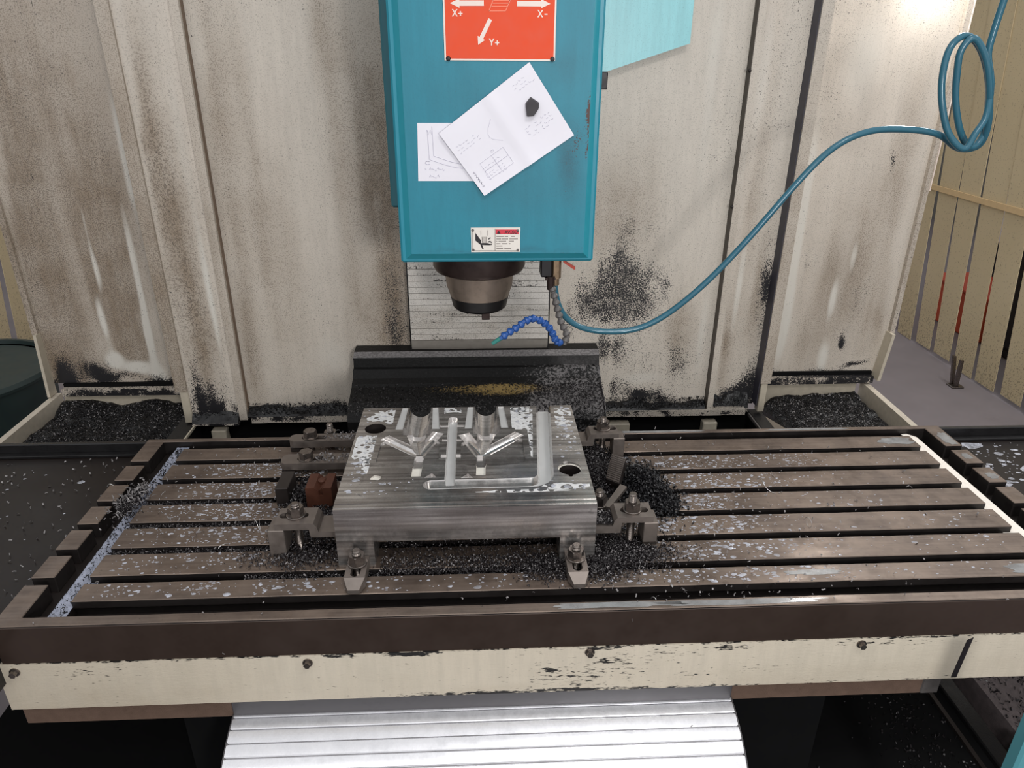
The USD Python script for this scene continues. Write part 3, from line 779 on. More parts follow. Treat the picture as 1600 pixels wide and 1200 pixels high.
part(hd, 'spindle_flange', lathe([(.078, .400), (.098, .408), (.103, .418), (.103, .462)], (sx, .13, 0), 64), spindle_dark, label='dark round spindle flange')
part(hd, 'spindle_nose', lathe([(.066, .345), (.0745, .372), (.0775, .402), (.0775, .412)], (sx, .13, 0), 64), spindle_grey, label='worn grey spindle nose')
part(hd, 'spindle_ring', lathe([(.030, .316), (.056, .317), (.061, .322), (.0665, .3455), (.03, .3456)], (sx, .13, 0), 64), spindle_black, label='black ring at the spindle mouth')
part(hd, 'drive_key', box(sx + .004, sx + .022, .075, .09, .303, .318, .001), spindle_dark)

# orange axis sign, screwed on
part(hd, 'axis_sign', box(-.2305, -.0325, -.0350, -.0331, .8335, 1.06), sign_white, label='orange sign with axis arrows')
sg = hd + '/axis_sign'
part(sg, 'orange_field', box(-.2275, -.0355, -.0354, -.0349, .8365, 1.057), orange)


def front_shape(pts, y=-.0358, t=.0004):
    return extrude_y(Polygon(pts), y, y + t + .0001)


def arrow(p0, p1, w, head_w, head_l):
    p0, p1 = np.array(p0), np.array(p1)
    d = (p1 - p0) / np.linalg.norm(p1 - p0); n = np.array([-d[1], d[0]]); q = p1 - d * head_l
    return front_shape([p0 + n * w, q + n * w, q + n * head_w, p1, q - n * head_w, q - n * w, p0 - n * w])


part(sg, 'arrow', arrow((-0.1594, 0.9246), (-0.2183, 0.9241), .0042, .0072, .0165), sign_white)
part(sg, 'arrow', arrow((-0.1014, 0.9245), (-0.0432, 0.9244), .0042, .0072, .0165), sign_white)
part(sg, 'arrow', arrow((-0.1485, 0.8998), (-0.1704, 0.8590), .0035, .0072, .0125), sign_white)
ax = plain('faded_sign_lines', lin(242, 134, 104), .5)
part(sg, 'axis_lettering', cat(text_on_front('X+', .0108, -0.2060, 0.9039, -.0354, bold=True), text_on_front('X-', .0108, -0.0568, 0.9034, -.0354, bold=True), text_on_front('Y+', .0108, -0.1420, 0.8582, -.0354, bold=True)), sign_white)


def bar2(p, q, w):
    return front_shape(LineString([p, q]).buffer(w, cap_style='flat').exterior.coords)


part(sg, 'table_pictogram', cat(*[bar2(a, c, .0007) for a, c in (((-0.1506, 0.9127), (-0.1215, 0.9130)), ((-0.1506, 0.9127), (-0.1416, 0.9335)), ((-0.1215, 0.9130), (-0.1115, 0.9338)), ((-0.1472, 0.9197), (-0.1182, 0.9199)), ((-0.1450, 0.9247), (-0.1160, 0.9249)), ((-0.1433, 0.9286), (-0.1137, 0.9288)))]), ax)
part(sg, 'screw', lathe([(.0042, 0), (.0042, .0012), (.003, .0028), (.001, .0032)], (0, 0, 0), 16).apply_transform(trimesh.transformations.rotation_matrix(PI / 2, [1, 0, 0])).apply_translation((-0.2239, -.0349, 0.8365)), print_black)
part(sg, 'screw', lathe([(.0042, 0), (.0042, .0012), (.003, .0028), (.001, .0032)], (0, 0, 0), 16).apply_transform(trimesh.transformations.rotation_matrix(PI / 2, [1, 0, 0])).apply_translation((-0.0373, -.0349, 0.8363)), print_black)

# warning plate
part(hd, 'warning_plate', box(-0.1895, -0.0919, -.0342, -.0331, 0.4849, 0.5340), sign_cream, label='small white warning plate with red header')
wp = hd + '/warning_plate'
fy = -.0345
part(wp, 'red_header', front_shape([(-0.1407, 0.5303), (-0.0952, 0.5300), (-0.0951, 0.5205), (-0.1407, 0.5208)], fy), print_red)
part(wp, 'header_text', cat(text_on_front('AVISO', .0058, -0.1103, 0.5221, fy, .0003, True), front_shape([(-0.1382, 0.5220), (-0.1346, 0.5283), (-0.1312, 0.5220)], fy - .0003, .0003)), print_black)
lines = []
Sf = lambda u, v: (-0.1408 + (u - 774.5) * (-0.0950 - -0.1408) / 36, 0.5156 + (v - 370) * (0.4899 - 0.5156) / 20)
for r_, (vv, words) in enumerate(((369.5, ((775.5, 787), (788.5, 794), (799, 804))), (373.2, ((775.5, 783), (784, 794), (796, 809))), (377, ((775.5, 777), (779, 791), (795, 803))), (380.7, ((775.5, 782), (784, 793), (795, 797.5))), (384.3, ((775.5, 785),)), (388.3, ((775.5, 786), (788, 799)))) ):
    for u0, u1 in words:
        lines.append(front_shape([Sf(u0, vv - .55), Sf(u1, vv - .55), Sf(u1, vv + .55), Sf(u0, vv + .55)], fy, .0002))
part(wp, 'small_print', cat(*lines), print_grey)
part(wp, 'hand_pictogram', cat(front_shape([(-0.1805, 0.5235), (-0.1699, 0.5088), (-0.1700, 0.5033), (-0.1567, 0.5033), (-0.1516, 0.5011), (-0.1478, 0.5023), (-0.1484, 0.4996), (-0.1542, 0.4989), (-0.1675, 0.4995), (-0.1647, 0.4915), (-0.1676, 0.4915), (-0.1713, 0.5005), (-0.1807, 0.5083)], fy, .0003),
                               bar2((-0.1551, 0.5113), (-0.1509, 0.5141), .0008), bar2((-0.1554, 0.5058), (-0.1516, 0.5068), .0009), bar2((-0.1516, 0.5068), (-0.1484, 0.5042), .0009)), print_black)
part(wp, 'tool_pictogram', cat(*[bar2(a, c, .00028) for a, c in (((-0.1697, 0.5292), (-0.1698, 0.5184)), ((-0.1564, 0.5291), (-0.1565, 0.5183)), ((-0.1686, 0.5152), (-0.1578, 0.5152)), ((-0.1680, 0.5120), (-0.1585, 0.5120)), ((-0.1674, 0.5082), (-0.1592, 0.5081)), ((-0.1675, 0.5044), (-0.1592, 0.5043)), ((-0.1673, 0.5152), (-0.1675, 0.5044)), ((-0.1591, 0.5152), (-0.1592, 0.5043)), ((-0.1415, 0.5322), (-0.1418, 0.4881)), ((-0.1860, 0.5318), (-0.1868, 0.4884)), ((-0.1868, 0.4884), (-0.0948, 0.4878)))]), print_grey)
for u, v in ((-0.1858, 0.5286), (-0.1855, 0.4897), (-0.0971, 0.5275), (-0.0968, 0.4887)):
    part(wp, 'rivet', lathe([(.0028, 0), (.0026, .0006), (.001, .0012)], (0, 0, 0), 14).apply_transform(trimesh.transformations.rotation_matrix(PI / 2, [1, 0, 0])).apply_translation((u, -.0342, v)), nozzle_grey)

# two sheets of paper held by a magnet
def sheet(name, corners, y, label, bulge):
    """corners: four (x, z), in order; a slightly wavy sheet in front of the head."""
    c = np.array(corners); n = 24
    a, b_ = np.meshgrid(np.linspace(0, 1, n), np.linspace(0, 1, n))
    q = (1 - a)[..., None] * (1 - b_)[..., None] * c[0] + a[..., None] * (1 - b_)[..., None] * c[1] + a[..., None] * b_[..., None] * c[2] + (1 - a)[..., None] * b_[..., None] * c[3]
    yy = y - bulge(a, b_)
    front = np.stack([q[..., 0], yy, q[..., 1]], -1).reshape(-1, 3)
    back = front + [0, .0003, 0]
    i = (np.arange(n - 1)[:, None] * n + np.arange(n - 1)).ravel()
    f1 = np.vstack([np.c_[i, i + 1, i + n + 1], np.c_[i, i + n + 1, i + n]])
    mm = trimesh.Trimesh(np.vstack([front, back]), np.vstack([f1, f1[:, ::-1] + n * n]), process=False)
    t = thing(name, (c[:, 0].mean(), y, c[:, 1].min()), label, 'paper')
    part(t, 'sheet', mm, paper, smooth=True)
    return t, (lambda a_, b2: np.array([*((1 - a_) * (1 - b2) * c[0] + a_ * (1 - b2) * c[1] + a_ * b2 * c[2] + (1 - a_) * b2 * c[3]), y - bulge(np.array(a_), np.array(b2))]))


def scrawl(at, pts, w=.0005):
    """A pen line on a sheet given in sheet coordinates."""
    p = np.array([at(a, b_) for a, b_ in pts])
    return tube(np.c_[p[:, 0], p[:, 2] - .0002, p[:, 1]], w, 4)


P2 = [(-0.2845, 0.7280), (-0.1451, 0.7282), (-0.1445, 0.6230), (-0.2879, 0.6233)]
t2, at2 = sheet('paper_sheet', P2, -.0336, 'small white sheet with a pencil arc, tucked under the larger sheet on the head', lambda a, b_: .0008 * np.sin(a * 3) * np.sin(b_ * 2.2))
arc = [(.13 + .02 * s, .12 + .5 * s) for s in np.linspace(0, 1, 8)] + [(.15 + .5 * s, .62 + .16 * math.sin(s * 1.5)) for s in np.linspace(.1, 1, 8)]
part(t2, 'pencil_drawing', cat(scrawl(at2, arc), scrawl(at2, [(x + .06, y - .06) for x, y in arc]), scrawl(at2, [(.12, .12), (.14, .2), (.17, .12), (.19, .2)])), pencil)
part(t2, 'ink_note', cat(scrawl(at2, [(.13 + .03 * math.cos(s), .68 + .03 * math.sin(s)) for s in np.linspace(.6, 5.6, 12)], .0006), scrawl(at2, [(.09, .78), (.11, .80)]), *[scrawl(at2, [(.15 + .035 * k, .80 - .02 * (k % 2)), (.165 + .035 * k, .76 + .03 * (k % 3)), (.175 + .035 * k, .80)]) for k in range(6)],
                         *[scrawl(at2, [(.15 + .035 * k, .93 - .02 * (k % 2)), (.165 + .035 * k, .89 + .03 * (k % 3)), (.175 + .035 * k, .93)]) for k in range(4)]), pencil)
P1 = [(-0.0788, 0.8314), (0.0073, 0.7068), (-0.1620, 0.5966), (-0.2452, 0.7101)]
t1, at1 = sheet('paper_sheet', P1, -.0352, 'larger tilted white sheet with faint pencil notes, pinned by the black magnet', lambda a, b_: .0010 + .006 * b_ ** 2 * (.6 + .4 * a) + .0045 * np.exp(-np.abs(b_ - .46) / .035) + .0016 * np.sin(a * 5 + 1) * b_ + .004 * np.clip(a - .8, 0, 1) * 5 * np.clip(b_ - .1, 0, .3))
r_ = np.random.default_rng(5)
notes = []
for cx_, cy_, rows, colsn in ((.12, .18, 3, 6), (.62, .22, 4, 8), (.30, .86, 3, 9), (.72, .82, 5, 6)):
    for i_ in range(rows):
        for j_ in range(colsn):
            if r_.random() < .75:
                a0, b0 = cx_ + .035 * i_ * 1.2 - .02, cy_ - .14 + .035 * j_
                if .03 < a0 < .95 and .03 < b0 < .95:
                    notes.append(scrawl(at1, [(a0, b0), (a0 + .012 * r_.uniform(-1, 1), b0 + .012), (a0 + .016 * r_.uniform(-1, 1), b0 + .02)], .00035))
part(t1, 'pencil_notes', cat(*notes), pencil)
part(t1, 'pencil_drawing', cat(scrawl(at1, [(.62, .60), (.62, .86), (.86, .86), (.86, .60), (.62, .60)], .0003), scrawl(at1, [(.74, .60), (.74, .86)], .0003), scrawl(at1, [(.62, .73), (.86, .73)], .0003), scrawl(at1, [(.25 + .3 * s, .55 + .1 * math.sin(3 * s)) for s in np.linspace(0, 1, 8)], .0003), scrawl(at1, [(.58 + .012 * math.cos(s), .70 + .015 * math.sin(s)) for s in np.linspace(0, 6, 10)], .0004)), pencil)
part(t1, 'ink_note', cat(*[scrawl(at1, [(.66 + .035 * k, .95 - .004 * (k % 2)), (.672 + .035 * k, .962), (.684 + .035 * k, .945)], .0006) for k in range(7)]), ink)
mg = [(-0.0756, 0.7736), (-0.0601, 0.7638), (-0.0599, 0.7550), (-0.0692, 0.7428), (-0.0822, 0.7417), (-0.0849, 0.7627)]
single('magnet', hull([(x, -.0362, z) for x, z in mg] + [((x - mg[0][0]) * .9 + mg[0][0], -.046, (z - .002)) for x, z in mg]), magnet_black, 'black angular magnet holding the tilted paper', 'magnet')

# ================================================================ milling table
tb = thing('milling_table', (0, -.21, -.17), 'brown iron milling table with long T-slots and a cream front apron', 'machine table')
YF, YFI, YBI, YB = -.521, -.500, .088, .103
XO, XI, XS = .973, .932, .872
PITCH, SLOT = .08, .0194
part(tb, 'table_bed', box(-XO, XO, YF + .001, YB - .001, -.16, -.034), dark_iron)
part(tb, 'front_face', box(-XO, XO, YF - .001, YF + .004, -.079, -.003, .001), front_iron)
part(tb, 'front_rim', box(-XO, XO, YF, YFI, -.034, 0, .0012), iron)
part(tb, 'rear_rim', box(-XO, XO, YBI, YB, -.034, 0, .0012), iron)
for i in range(7):
    y1 = -i * PITCH + (PITCH - SLOT); y0 = -i * PITCH
    if i == 0: y1 = .053
    if i == 6: y0 = -.465
    # a strip with the overhang of its T-slot
    s = cat(box(-XS, XS, y0, y1, -.016, 0, .0012), box(-XS, XS, y0 + .006, y1 - .006, -.034, -.016))
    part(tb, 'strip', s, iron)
for sx_ in (-1, 1):
    for i in range(7):
        y1 = -i * PITCH + (PITCH - SLOT); y0 = -i * PITCH
        if i == 0: y1 = YBI + .001
        if i == 6: y0 = YFI - .001
        x0, x1 = sorted((sx_ * XI, sx_ * XO))
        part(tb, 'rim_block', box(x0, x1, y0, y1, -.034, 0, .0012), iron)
part(tb, 'end_shelf', box(XS, .904, YFI, YBI, -.034, -.0150), dark_iron)
part(tb, 'end_shelf', box(-.902, -XS, YFI, YBI, -.034, -.0150), dark_iron)
# cream apron with its screws and the slot cut in it
ap = gridwall(-.985, .88, -.181, -.0785, -.5235, .008, .005)
x, z = ap.vertices[:, 0], ap.vertices[:, 2]
na = meshkit.fbm(np.c_[x * 16, z * 60, 0 * x], 4, 61)
rr = .05 + .30 * np.exp(-(z + .181) / .006) * (x > -.35) * (na * 1.5) + .6 * np.exp(-(-.0785 - z) / .003) * na + brush(x, z, [(-.43, -.083, .012, .006, .6), (-.40, -.085, .005, .006, .6), (-.30, -.082, .05, .004, .8), (.02, -.083, .03, .004, .5), (-.06, -.13, .012, .004, .7), (0, -.15, .10, .022, .22), (.06, -.12, .06, .02, .20), (-.05, -.13, .08, .03, .18), (.13, -.10, .09, .018, .20), (.20, -.15, .05, .02, .14), (.30, -.14, .09, .014, .18), (-.10, -.178, .25, .005, .5), (.04, -.112, .02, .006, .5), (-.46, -.13, .006, .02, .25), (.52, -.09, .12, .004, .4), (-.82, -.10, .06, .02, .22), (.25, -.09, .04, .005, .6)])
part(tb, 'apron', ap, cream_apron, grime=np.c_[np.clip(rr, 0, 1), np.clip(.18 + .30 * na / (1 + np.exp((z + .145) / .012)) + .22 / (1 + np.exp((x + .65) / .08)), 0, 1), 0 * x], label='cream painted apron below the front face')
apn = tb + '/apron'
for bx, bz in ((-.956, -.095), (-.474, -.094), (.006, -.090), (.484, -.091)):
    q = lathe([(.0085, 0), (.0085, .002)], (0, 0, 0), 16)
    h = tm(Manifold.cylinder(.007, .0062, .0058, 6)); h.apply_translation([0, 0, .002])
    q = cat(q, h); q.apply_transform(trimesh.transformations.rotation_matrix(PI / 2, [1, 0, 0])); q.apply_translation([bx, -.5235, bz])
    part(apn, 'screw', q, nut_steel)
part(apn, 'slot_mark', hull([(x_, y_, z_) for x_, z_ in ((.674, -.090), (.684, -.084), (.678, -.178), (.668, -.178)) for y_ in (-.5242, -.523)]), print_black)
part(tb, 'apron_end', box(-.985, -.975, -.52, -.30, -.14, -.08), sign_cream)

# liquid standing at the ends of the strips
single('coolant_pool', cat(extrude_z(Polygon([(XS + .0002, YFI + .001), (.9035, YFI + .001), (.9035, YBI - .02), (.888, YBI - .002), (XS + .0002, YBI - .002)]), -.0150, -.0135), *[box(XS - .016, XS + .0004, -i * PITCH - SLOT + .0006, -i * PITCH - .0006, -.033, -.0137) for i in range(6)]), coolant_band, 'creamy strip of settled coolant in the right end groove of the table', 'coolant')
lp_ = mound(-.9015, -XS - .0003, YFI + .002, YBI - .004, lambda gx, gy: -.0136 + .004 * (meshkit.fbm(np.stack([gx * 60, gy * 60, 0 * gx], -1), 4, 71) - .4), .004, -.0149)
single('coolant_pool', cat(lp_, *[box(-XS, -XS + .012, -i * PITCH - SLOT + .0006, -i * PITCH - .0006, -.033, -.0145) for i in range(6)]), coolant_blue, 'bluish white wet coolant sludge in the left end groove of the table', 'coolant', smooth=True)

# wing trays either side of the table
for nm, x0, x1, lab in (('left', -1.72, -.977, 'dark wet steel tray left of the milling table'), ('right', .977, 1.75, 'dark wet steel tray right of the milling table')):
    t = thing('side_tray', ((x0 + x1) / 2, -.2, -.10), lab, 'tray')
    part(t, 'tray_plate', box(x0, x1, -.60, .118, -.060, -.047), pan_paint)
    part(t, 'rear_lip', box(x0, x1, .118, .131, -.060, -.018, .002), black_oil)
    part(t, 'rear_step', box(x0, x1, .100, .118, -.0469, -.040, .001), black_oil)
    part(t, 'support', box(x0, x1, -.55, .05, -.12, -.0601), black_oil)

# drops and puddles of milky coolant
yr = []


def on_strip(y, r):
    k = np.floor(-y / PITCH + 1e-9).astype(int) + (y <= 0)
    f = (y + k * PITCH)
    ok = (f > r) & (f < PITCH - SLOT - r) & (y < .05) & (y > -.46)
    return ok


def scatter(n, cx, cy, sx_, sy_, rm, seed):
    r = np.random.default_rng(seed)
    k = max(6, n // 9); hx, hy = r.normal(cx, sx_, k), r.normal(cy, sy_, k); i = r.integers(0, k, n); x = hx[i] + r.normal(0, .034, n); y = hy[i] + r.normal(0, .016, n); rad = rm * .42 * r.lognormal(0, .5, n)
    return x, y, np.clip(rad, .0006, .0050)


groups = [scatter(1364, -.66, -.10, .10, .12, .0031, 1), scatter(572, -.60, -.22, .10, .12, .0034, 2), scatter(440, -.62, .02, .12, .03, .003, 3), scatter(352, -.35, -.43, .22, .03, .0034, 4),
          scatter(1144, .24, -.10, .09, .12, .0036, 5), scatter(924, .22, -.30, .09, .10, .0036, 6), scatter(572, .45, -.06, .16, .10, .003, 7), scatter(352, .45, -.33, .2, .10, .003, 8), scatter(440, .22, -.43, .2, .03, .0034, 9), scatter(198, .7, -.2, .14, .2, .0024, 10), scatter(440, -.74, -.3, .08, .1, .0028, 14)]
dx, dy, dr = (np.concatenate(a) for a in zip(*groups))
ok = on_strip(dy, dr * 1.2) & (np.abs(dx) < .86) & ~((dx > -.455) & (dx < .05) & (dy > -.40))
dx, dy, dr = dx[ok], dy[ok], dr[ok]
single('coolant_drops', blobs(np.c_[dx, dy, 0 * dx + .0001], dr, 3, .0007, 1.15), coolant, 'white splashes of milky coolant scattered over the table strips', 'coolant drops', kind='stuff', smooth=True)
r_ = np.random.default_rng(31)
n = 420
tx = np.r_[r_.uniform(-1.6, -1.0, 60), r_.uniform(2.5, 2.6, 80), r_.normal(1.09, .06, 200), r_.uniform(1.0, 1.6, 80)]; ty = np.r_[r_.uniform(-.5, .09, 140), r_.uniform(-.3, .09, 200), r_.uniform(-.5, .09, 80)]
rd = .0018 * r_.lognormal(0, .6, n); rd[140:340] *= 2.0
kk = (np.abs(tx) > .99) & (tx < 2)
single('coolant_drops', blobs(np.c_[tx, ty, 0 * tx - .0469][kk], rd[kk], 8, .0006), coolant, 'pale coolant drops on the dark side trays', 'coolant drops', kind='stuff', smooth=True)
# larger wet films
films = [(.826, .028, .040, .016), (.955, .035, .014, .030), (.952, -.05, .010, .012), (.835, -.446, .060, .014), (.955, -.135, .012, .012), (.05, -.510, .11, .0065), (.26, -.511, .14, .0065), (.42, -.440, .05, .007), (.64, .095, .10, .005), (.25, .096, .12, .005), (-.55, .097, .05, .004)]
r_ = np.random.default_rng(37)
fm = []
for fx, fy, a, b_ in films:
    ang = np.linspace(0, 2 * PI, 40, endpoint=False)
    k_ = 1 + .10 * np.sin(ang * 3 + r_.uniform(0, 6)) + .10 * np.sin(ang * 7 + r_.uniform(0, 6)) + .06 * r_.uniform(-1, 1, 40)
    c_, s_ = np.cos(ang), np.sin(ang)
    pl = Polygon(np.c_[fx + a * k_ * np.sign(c_) * np.abs(c_) ** .7, fy + b_ * np.minimum(k_, 1.08) * np.sign(s_) * np.abs(s_) ** .7])
    fm.append(extrude_z(pl.buffer(0), .0001, .0005))
g = Graph()
g0 = g('principled_bsdf', base_color=lin(150, 150, 150), roughness=.16)
g1 = g('transparent_bsdf', color=(1, 1, 1))
wet_film = g.build('wet_film', g('mix_closure', fac=g.range(g.noise(40, 4, .6), .2, .75, .35, .95), closure1=g1, closure2=g0))
single('coolant_film', cat(*fm), wet_film, 'thin wet coolant films on the strip ends and rims of the table', 'coolant film', kind='stuff', smooth=False)

# ================================================================ below the table
sd = thing('table_saddle', (-.16, -.25, -T), 'brown cast saddle carrying the milling table', 'machine base')
part(sd, 'saddle_beam', box(-.985, .655, -.505, .10, -.238, -.183, .003), brown_casting)
part(sd, 'saddle_end', box(.634, .668, -.507, -.44, -.236, -.185, .002), nozzle_grey)
part(sd, 'saddle_block', box(-.75, .5, -.44, .10, -.56, -.239), black_void)
bd = thing('machine_bed', (-.2, -.6, -T), 'black machine bed below the milling table', 'machine bed')
part(bd, 'bed_casting', box(-1.3, .93, -1.3, .10, -T, -.56), black_void)
part(bd, 'bed_edge', box(.930, .972, -1.2, .10, -T, -.545, .003), black_oil)
part(bd, 'bed_groove_strip', box(.895, .905, -1.2, .10, -.56, -.552), dark_iron)
part(bd, 'cream_edge', box(1.018, 1.030, -.50, -.36, -.62, -.548), tan_paint)
gt = thing('chip_gutter', (1.2, -.4, -T), 'chip strewn grey ledge under the right end of the table', 'ledge')
part(gt, 'ledge', box(1.031, 1.7, -1.2, .10, -T, -.552), plain('gutter_mottled', lin(112, 102, 102), .6, 0, .6, 60, .001))
part(gt, 'channel', box(.973, 1.0305, -1.2, .10, -T, -.62), black_void)
n = 2200
part(gt, 'loose_chips', shards(np.c_[rng.uniform(1.035, 1.5, n), rng.uniform(-.8, .05, n), np.full(n, -.552)], .007, seed=17), chips_mixed, smooth=False, kind='stuff')
n = 900
cx = np.r_[rng.uniform(.3, .90, n // 2), rng.normal(.80, .05, n - n // 2).clip(.3, .89)]
cy = np.r_[rng.uniform(-1.0, -.40, n // 2), rng.uniform(-.7, -.2, n - n // 2)]
single('bed_chips', shards(np.c_[cx, cy, np.full(n, -.56)], .006, seed=18), chips_mixed, 'bright chips scattered over the black bed below the table', 'metal chips', kind='stuff', smooth=False)

# aluminium roller apron in front
ac = thing('roller_cover', (-.17, -.6, -T), 'bright aluminium slatted way cover curving down in front of the table', 'way cover')
part(ac, 'grey_bar', box(-.622, .274, -.512, -.49, -.228, -.187, .002), grey_bar, label='grey bar that holds the top slat')
prof = [(-.500, -.2282), (-.514, -.2305), (-.535, -.2350), (-.557, -.2425), (-.578, -.2520), (-.598, -.2635), (-.617, -.2775), (-.634, -.294), (-.649, -.313), (-.662, -.335), (-.672, -.359), (-.679, -.385), (-.683, -.412)]
for k in range(len(prof) - 1):
    (ya, za), (yb, zb) = prof[k], prof[k + 1]
    d = np.array([yb - ya, zb - za]); L = np.linalg.norm(d); d /= L; nn_ = np.array([d[1], -d[0]])
    nn_ = nn_ if nn_[1] > 0 else -nn_
    g_ = .0011
    sec = [np.array([ya, za]) + d * s * L + nn_ * h for s, h in ((.05, 0), (.10, .0012), (.5, .0020), (.90, .0012), (.97, -.0002), (.97, -.003), (.05, -.003))]
    part(ac, 'slat', extrude_x([tuple(q) for q in sec], -.622, .275), alu, smooth=20)
part(ac, 'side_edge', tube(np.array([(-.6225, p[0], p[1] - .002) for p in prof]), .003, 8), grey_bar)
part(ac, 'side_edge', tube(np.array([(.2757, p[0], p[1] - .002) for p in prof]), .003, 8), grey_bar)
part(ac, 'backing', extrude_x([(p[0], p[1] - .0025) for p in prof] + [(p[0] + .006, p[1] - .010) for p in prof[::-1]], -.62, .273), plain('slat_joint_grey', lin(150, 148, 150), .5, .3))
part(ac, 'leg', box(-.3, -.1, -.667, -.640, -.56, -.37), black_void)
# teal column of the front guard
fg = thing('front_guard', (.75, -.72, -T), 'teal painted guard post at the lower right corner', 'guard panel')
part(fg, 'panel', box(.6275, .665, -.735, -.71, -T, .0, .004), plain('guard_teal_paint', lin(86, 148, 158), .4, 0, .08, 10))
part(fg, 'top_cap', box(.626, .667, -.737, -.708, .0, .006, .001), teal_dark)

# ================================================================ mould block on the table
ZT = .1255
W = Manifold.cube([.463, .390, ZT - .055]).translate([-.435, -.393, .055])
for x0 in (-.435, -.036):
    for y0 in (-.393, -.063):
        W += Manifold.cube([.066 if x0 < -.1 else .064, .060, .057]).translate([x0, y0, 0])


def cone_cut(path, r1, r0, depth):
    out = None
    s = [Manifold.cylinder(depth + .002, r0, r1 + (r1 - r0) / depth * .002, 24).translate([px_, py_, ZT - depth]) for px_, py_ in path]
    for a_, b_ in zip(s[:-1], s[1:]):
        h_ = Manifold.batch_hull([a_, b_])
        out = h_ if out is None else out + h_
    return out


def rod(p, q, r, z=ZT, r2=None):
    p, q = np.array([*p, z]), np.array([*q, z])
    d = q - p; L = np.linalg.norm(d)
    c = Manifold.cylinder(L, r, r2 or r, 40)
    R = frame_to(trimesh.Trimesh([[0, 0, 0], [0, 0, 1], [1, 0, 0]], [[0, 1, 2]], process=False), [0, 0, 0], d)
    fr_ = np.c_[R.vertices[2] - R.vertices[0], np.cross(R.vertices[1] - R.vertices[0], R.vertices[2] - R.vertices[0]), R.vertices[1] - R.vertices[0], p]
    return c.transform(fr_)


def pocket(pts, depth, rnd=.004):
    g_ = Polygon(pts).buffer(-rnd).buffer(rnd)
    q = trimesh.creation.extrude_polygon(g_, depth + .002, engine='earcut')
    return Manifold(m3.Mesh(np.asarray(q.vertices, np.float32), np.asarray(q.faces, np.uint32))).translate([0, 0, ZT - depth])


cuts = [Manifold.cylinder(.09, .0220, .0220, 48).translate([-.3975, -.099, .05]), Manifold.cylinder(.09, .0205, .0205, 48).translate([-.0070, -.2755, .05]),
        Manifold.cylinder(.03, .0225, .0225, 48).translate([-.0070, -.2745, ZT - .004]), Manifold.cylinder(.03, .0060, .0060, 20).translate([-.0120, -.2525, ZT - .003]), Manifold.cylinder(.03, .0045, .0045, 20).translate([-.0080, -.2985, ZT - .006])]
# channels, collars and cavities
for cxn, arms in ((-.3095, ((-.374, -.139), (-.2645, -.121), (-.2975, -.2065))), (-.1640, ((-.2110, -.129), (-.0955, -.131), (-.1760, -.2150)))):
    cuts += [rod((cxn, .01), (cxn, -.128), .0235), rod((cxn, -.098), (cxn, -.130), .0285), rod((cxn, -.129), (arms[2][0], -.212), .0200, r2=.009)]
    L_, R_, M_ = arms
    cuts += [rod(L_, M_, .0125), rod(R_, M_, .0125)]
    cuts += [pocket([(L_[0] - .004, L_[1] - .012), (M_[0] - .006, M_[1] - .010), (M_[0] - .012, -.262), (L_[0] + .004, -.252), (L_[0] - .006, -.235)], .0035, .006)]
    cuts += [pocket([(R_[0] + .004, R_[1] - .012), (M_[0] + .006, M_[1] - .010), (M_[0] + .012, -.262), (R_[0] - .004, -.252), (R_[0] + .006, -.235)], .0035, .006)]
    cuts += [pocket([(M_[0] - .009, -.258), (M_[0] + .009, -.258), (M_[0] + .009, -.218), (M_[0] - .009, -.218)], .0065, .001)]
    cuts += [pocket([(M_[0] - .010, -.292), (M_[0] + .008, -.292), (M_[0] + .009, -.258), (M_[0] - .009, -.258)], .004, .001)]
    cuts += [pocket([(cxn - .046, -.105), (cxn - .030, -.105), (cxn - .027, -.004), (cxn - .040, -.004)], .0025, .001), pocket([(cxn + .027, -.004), (cxn + .040, -.004), (cxn + .047, -.105), (cxn + .031, -.105)], .0025, .001)]
# runner round the front and right side, centre groove
arc_ = [(-.085 + .030 * math.sin(t), -.290 - .030 * math.cos(t)) for t in np.linspace(0, PI / 2, 7)]
cuts += [cone_cut([(-.268, -.3215), *arc_[:1]] + arc_[1:] + [(-.034, .012)], .0155, .0105, .015)]
cuts += [cone_cut([(-.2345, -.3150), (-.2355, -.062)], .0100, .0075, .011)]
cuts += [pocket([(-.262, -.098), (-.211, -.098), (-.211, -.088), (-.262, -.088)], .004, .001), pocket([(-.255, -.160), (-.215, -.160), (-.215, -.150), (-.255, -.150)], .004, .001), pocket([(-.255, -.225), (-.215, -.225), (-.215, -.212), (-.255, -.212)], .004, .001)]
for tx_, ty_ in ((-.271, -.293), (-.203, -.297)):
    cuts += [pocket([(tx_ - .012, ty_ - .004), (tx_ + .012, ty_ - .004), (tx_ + .002, ty_ + .012)], .005, .001)]
cuts += [pocket([(-.385, -.300), (-.365, -.302), (-.362, -.290), (-.376, -.284)], .004, .003)]
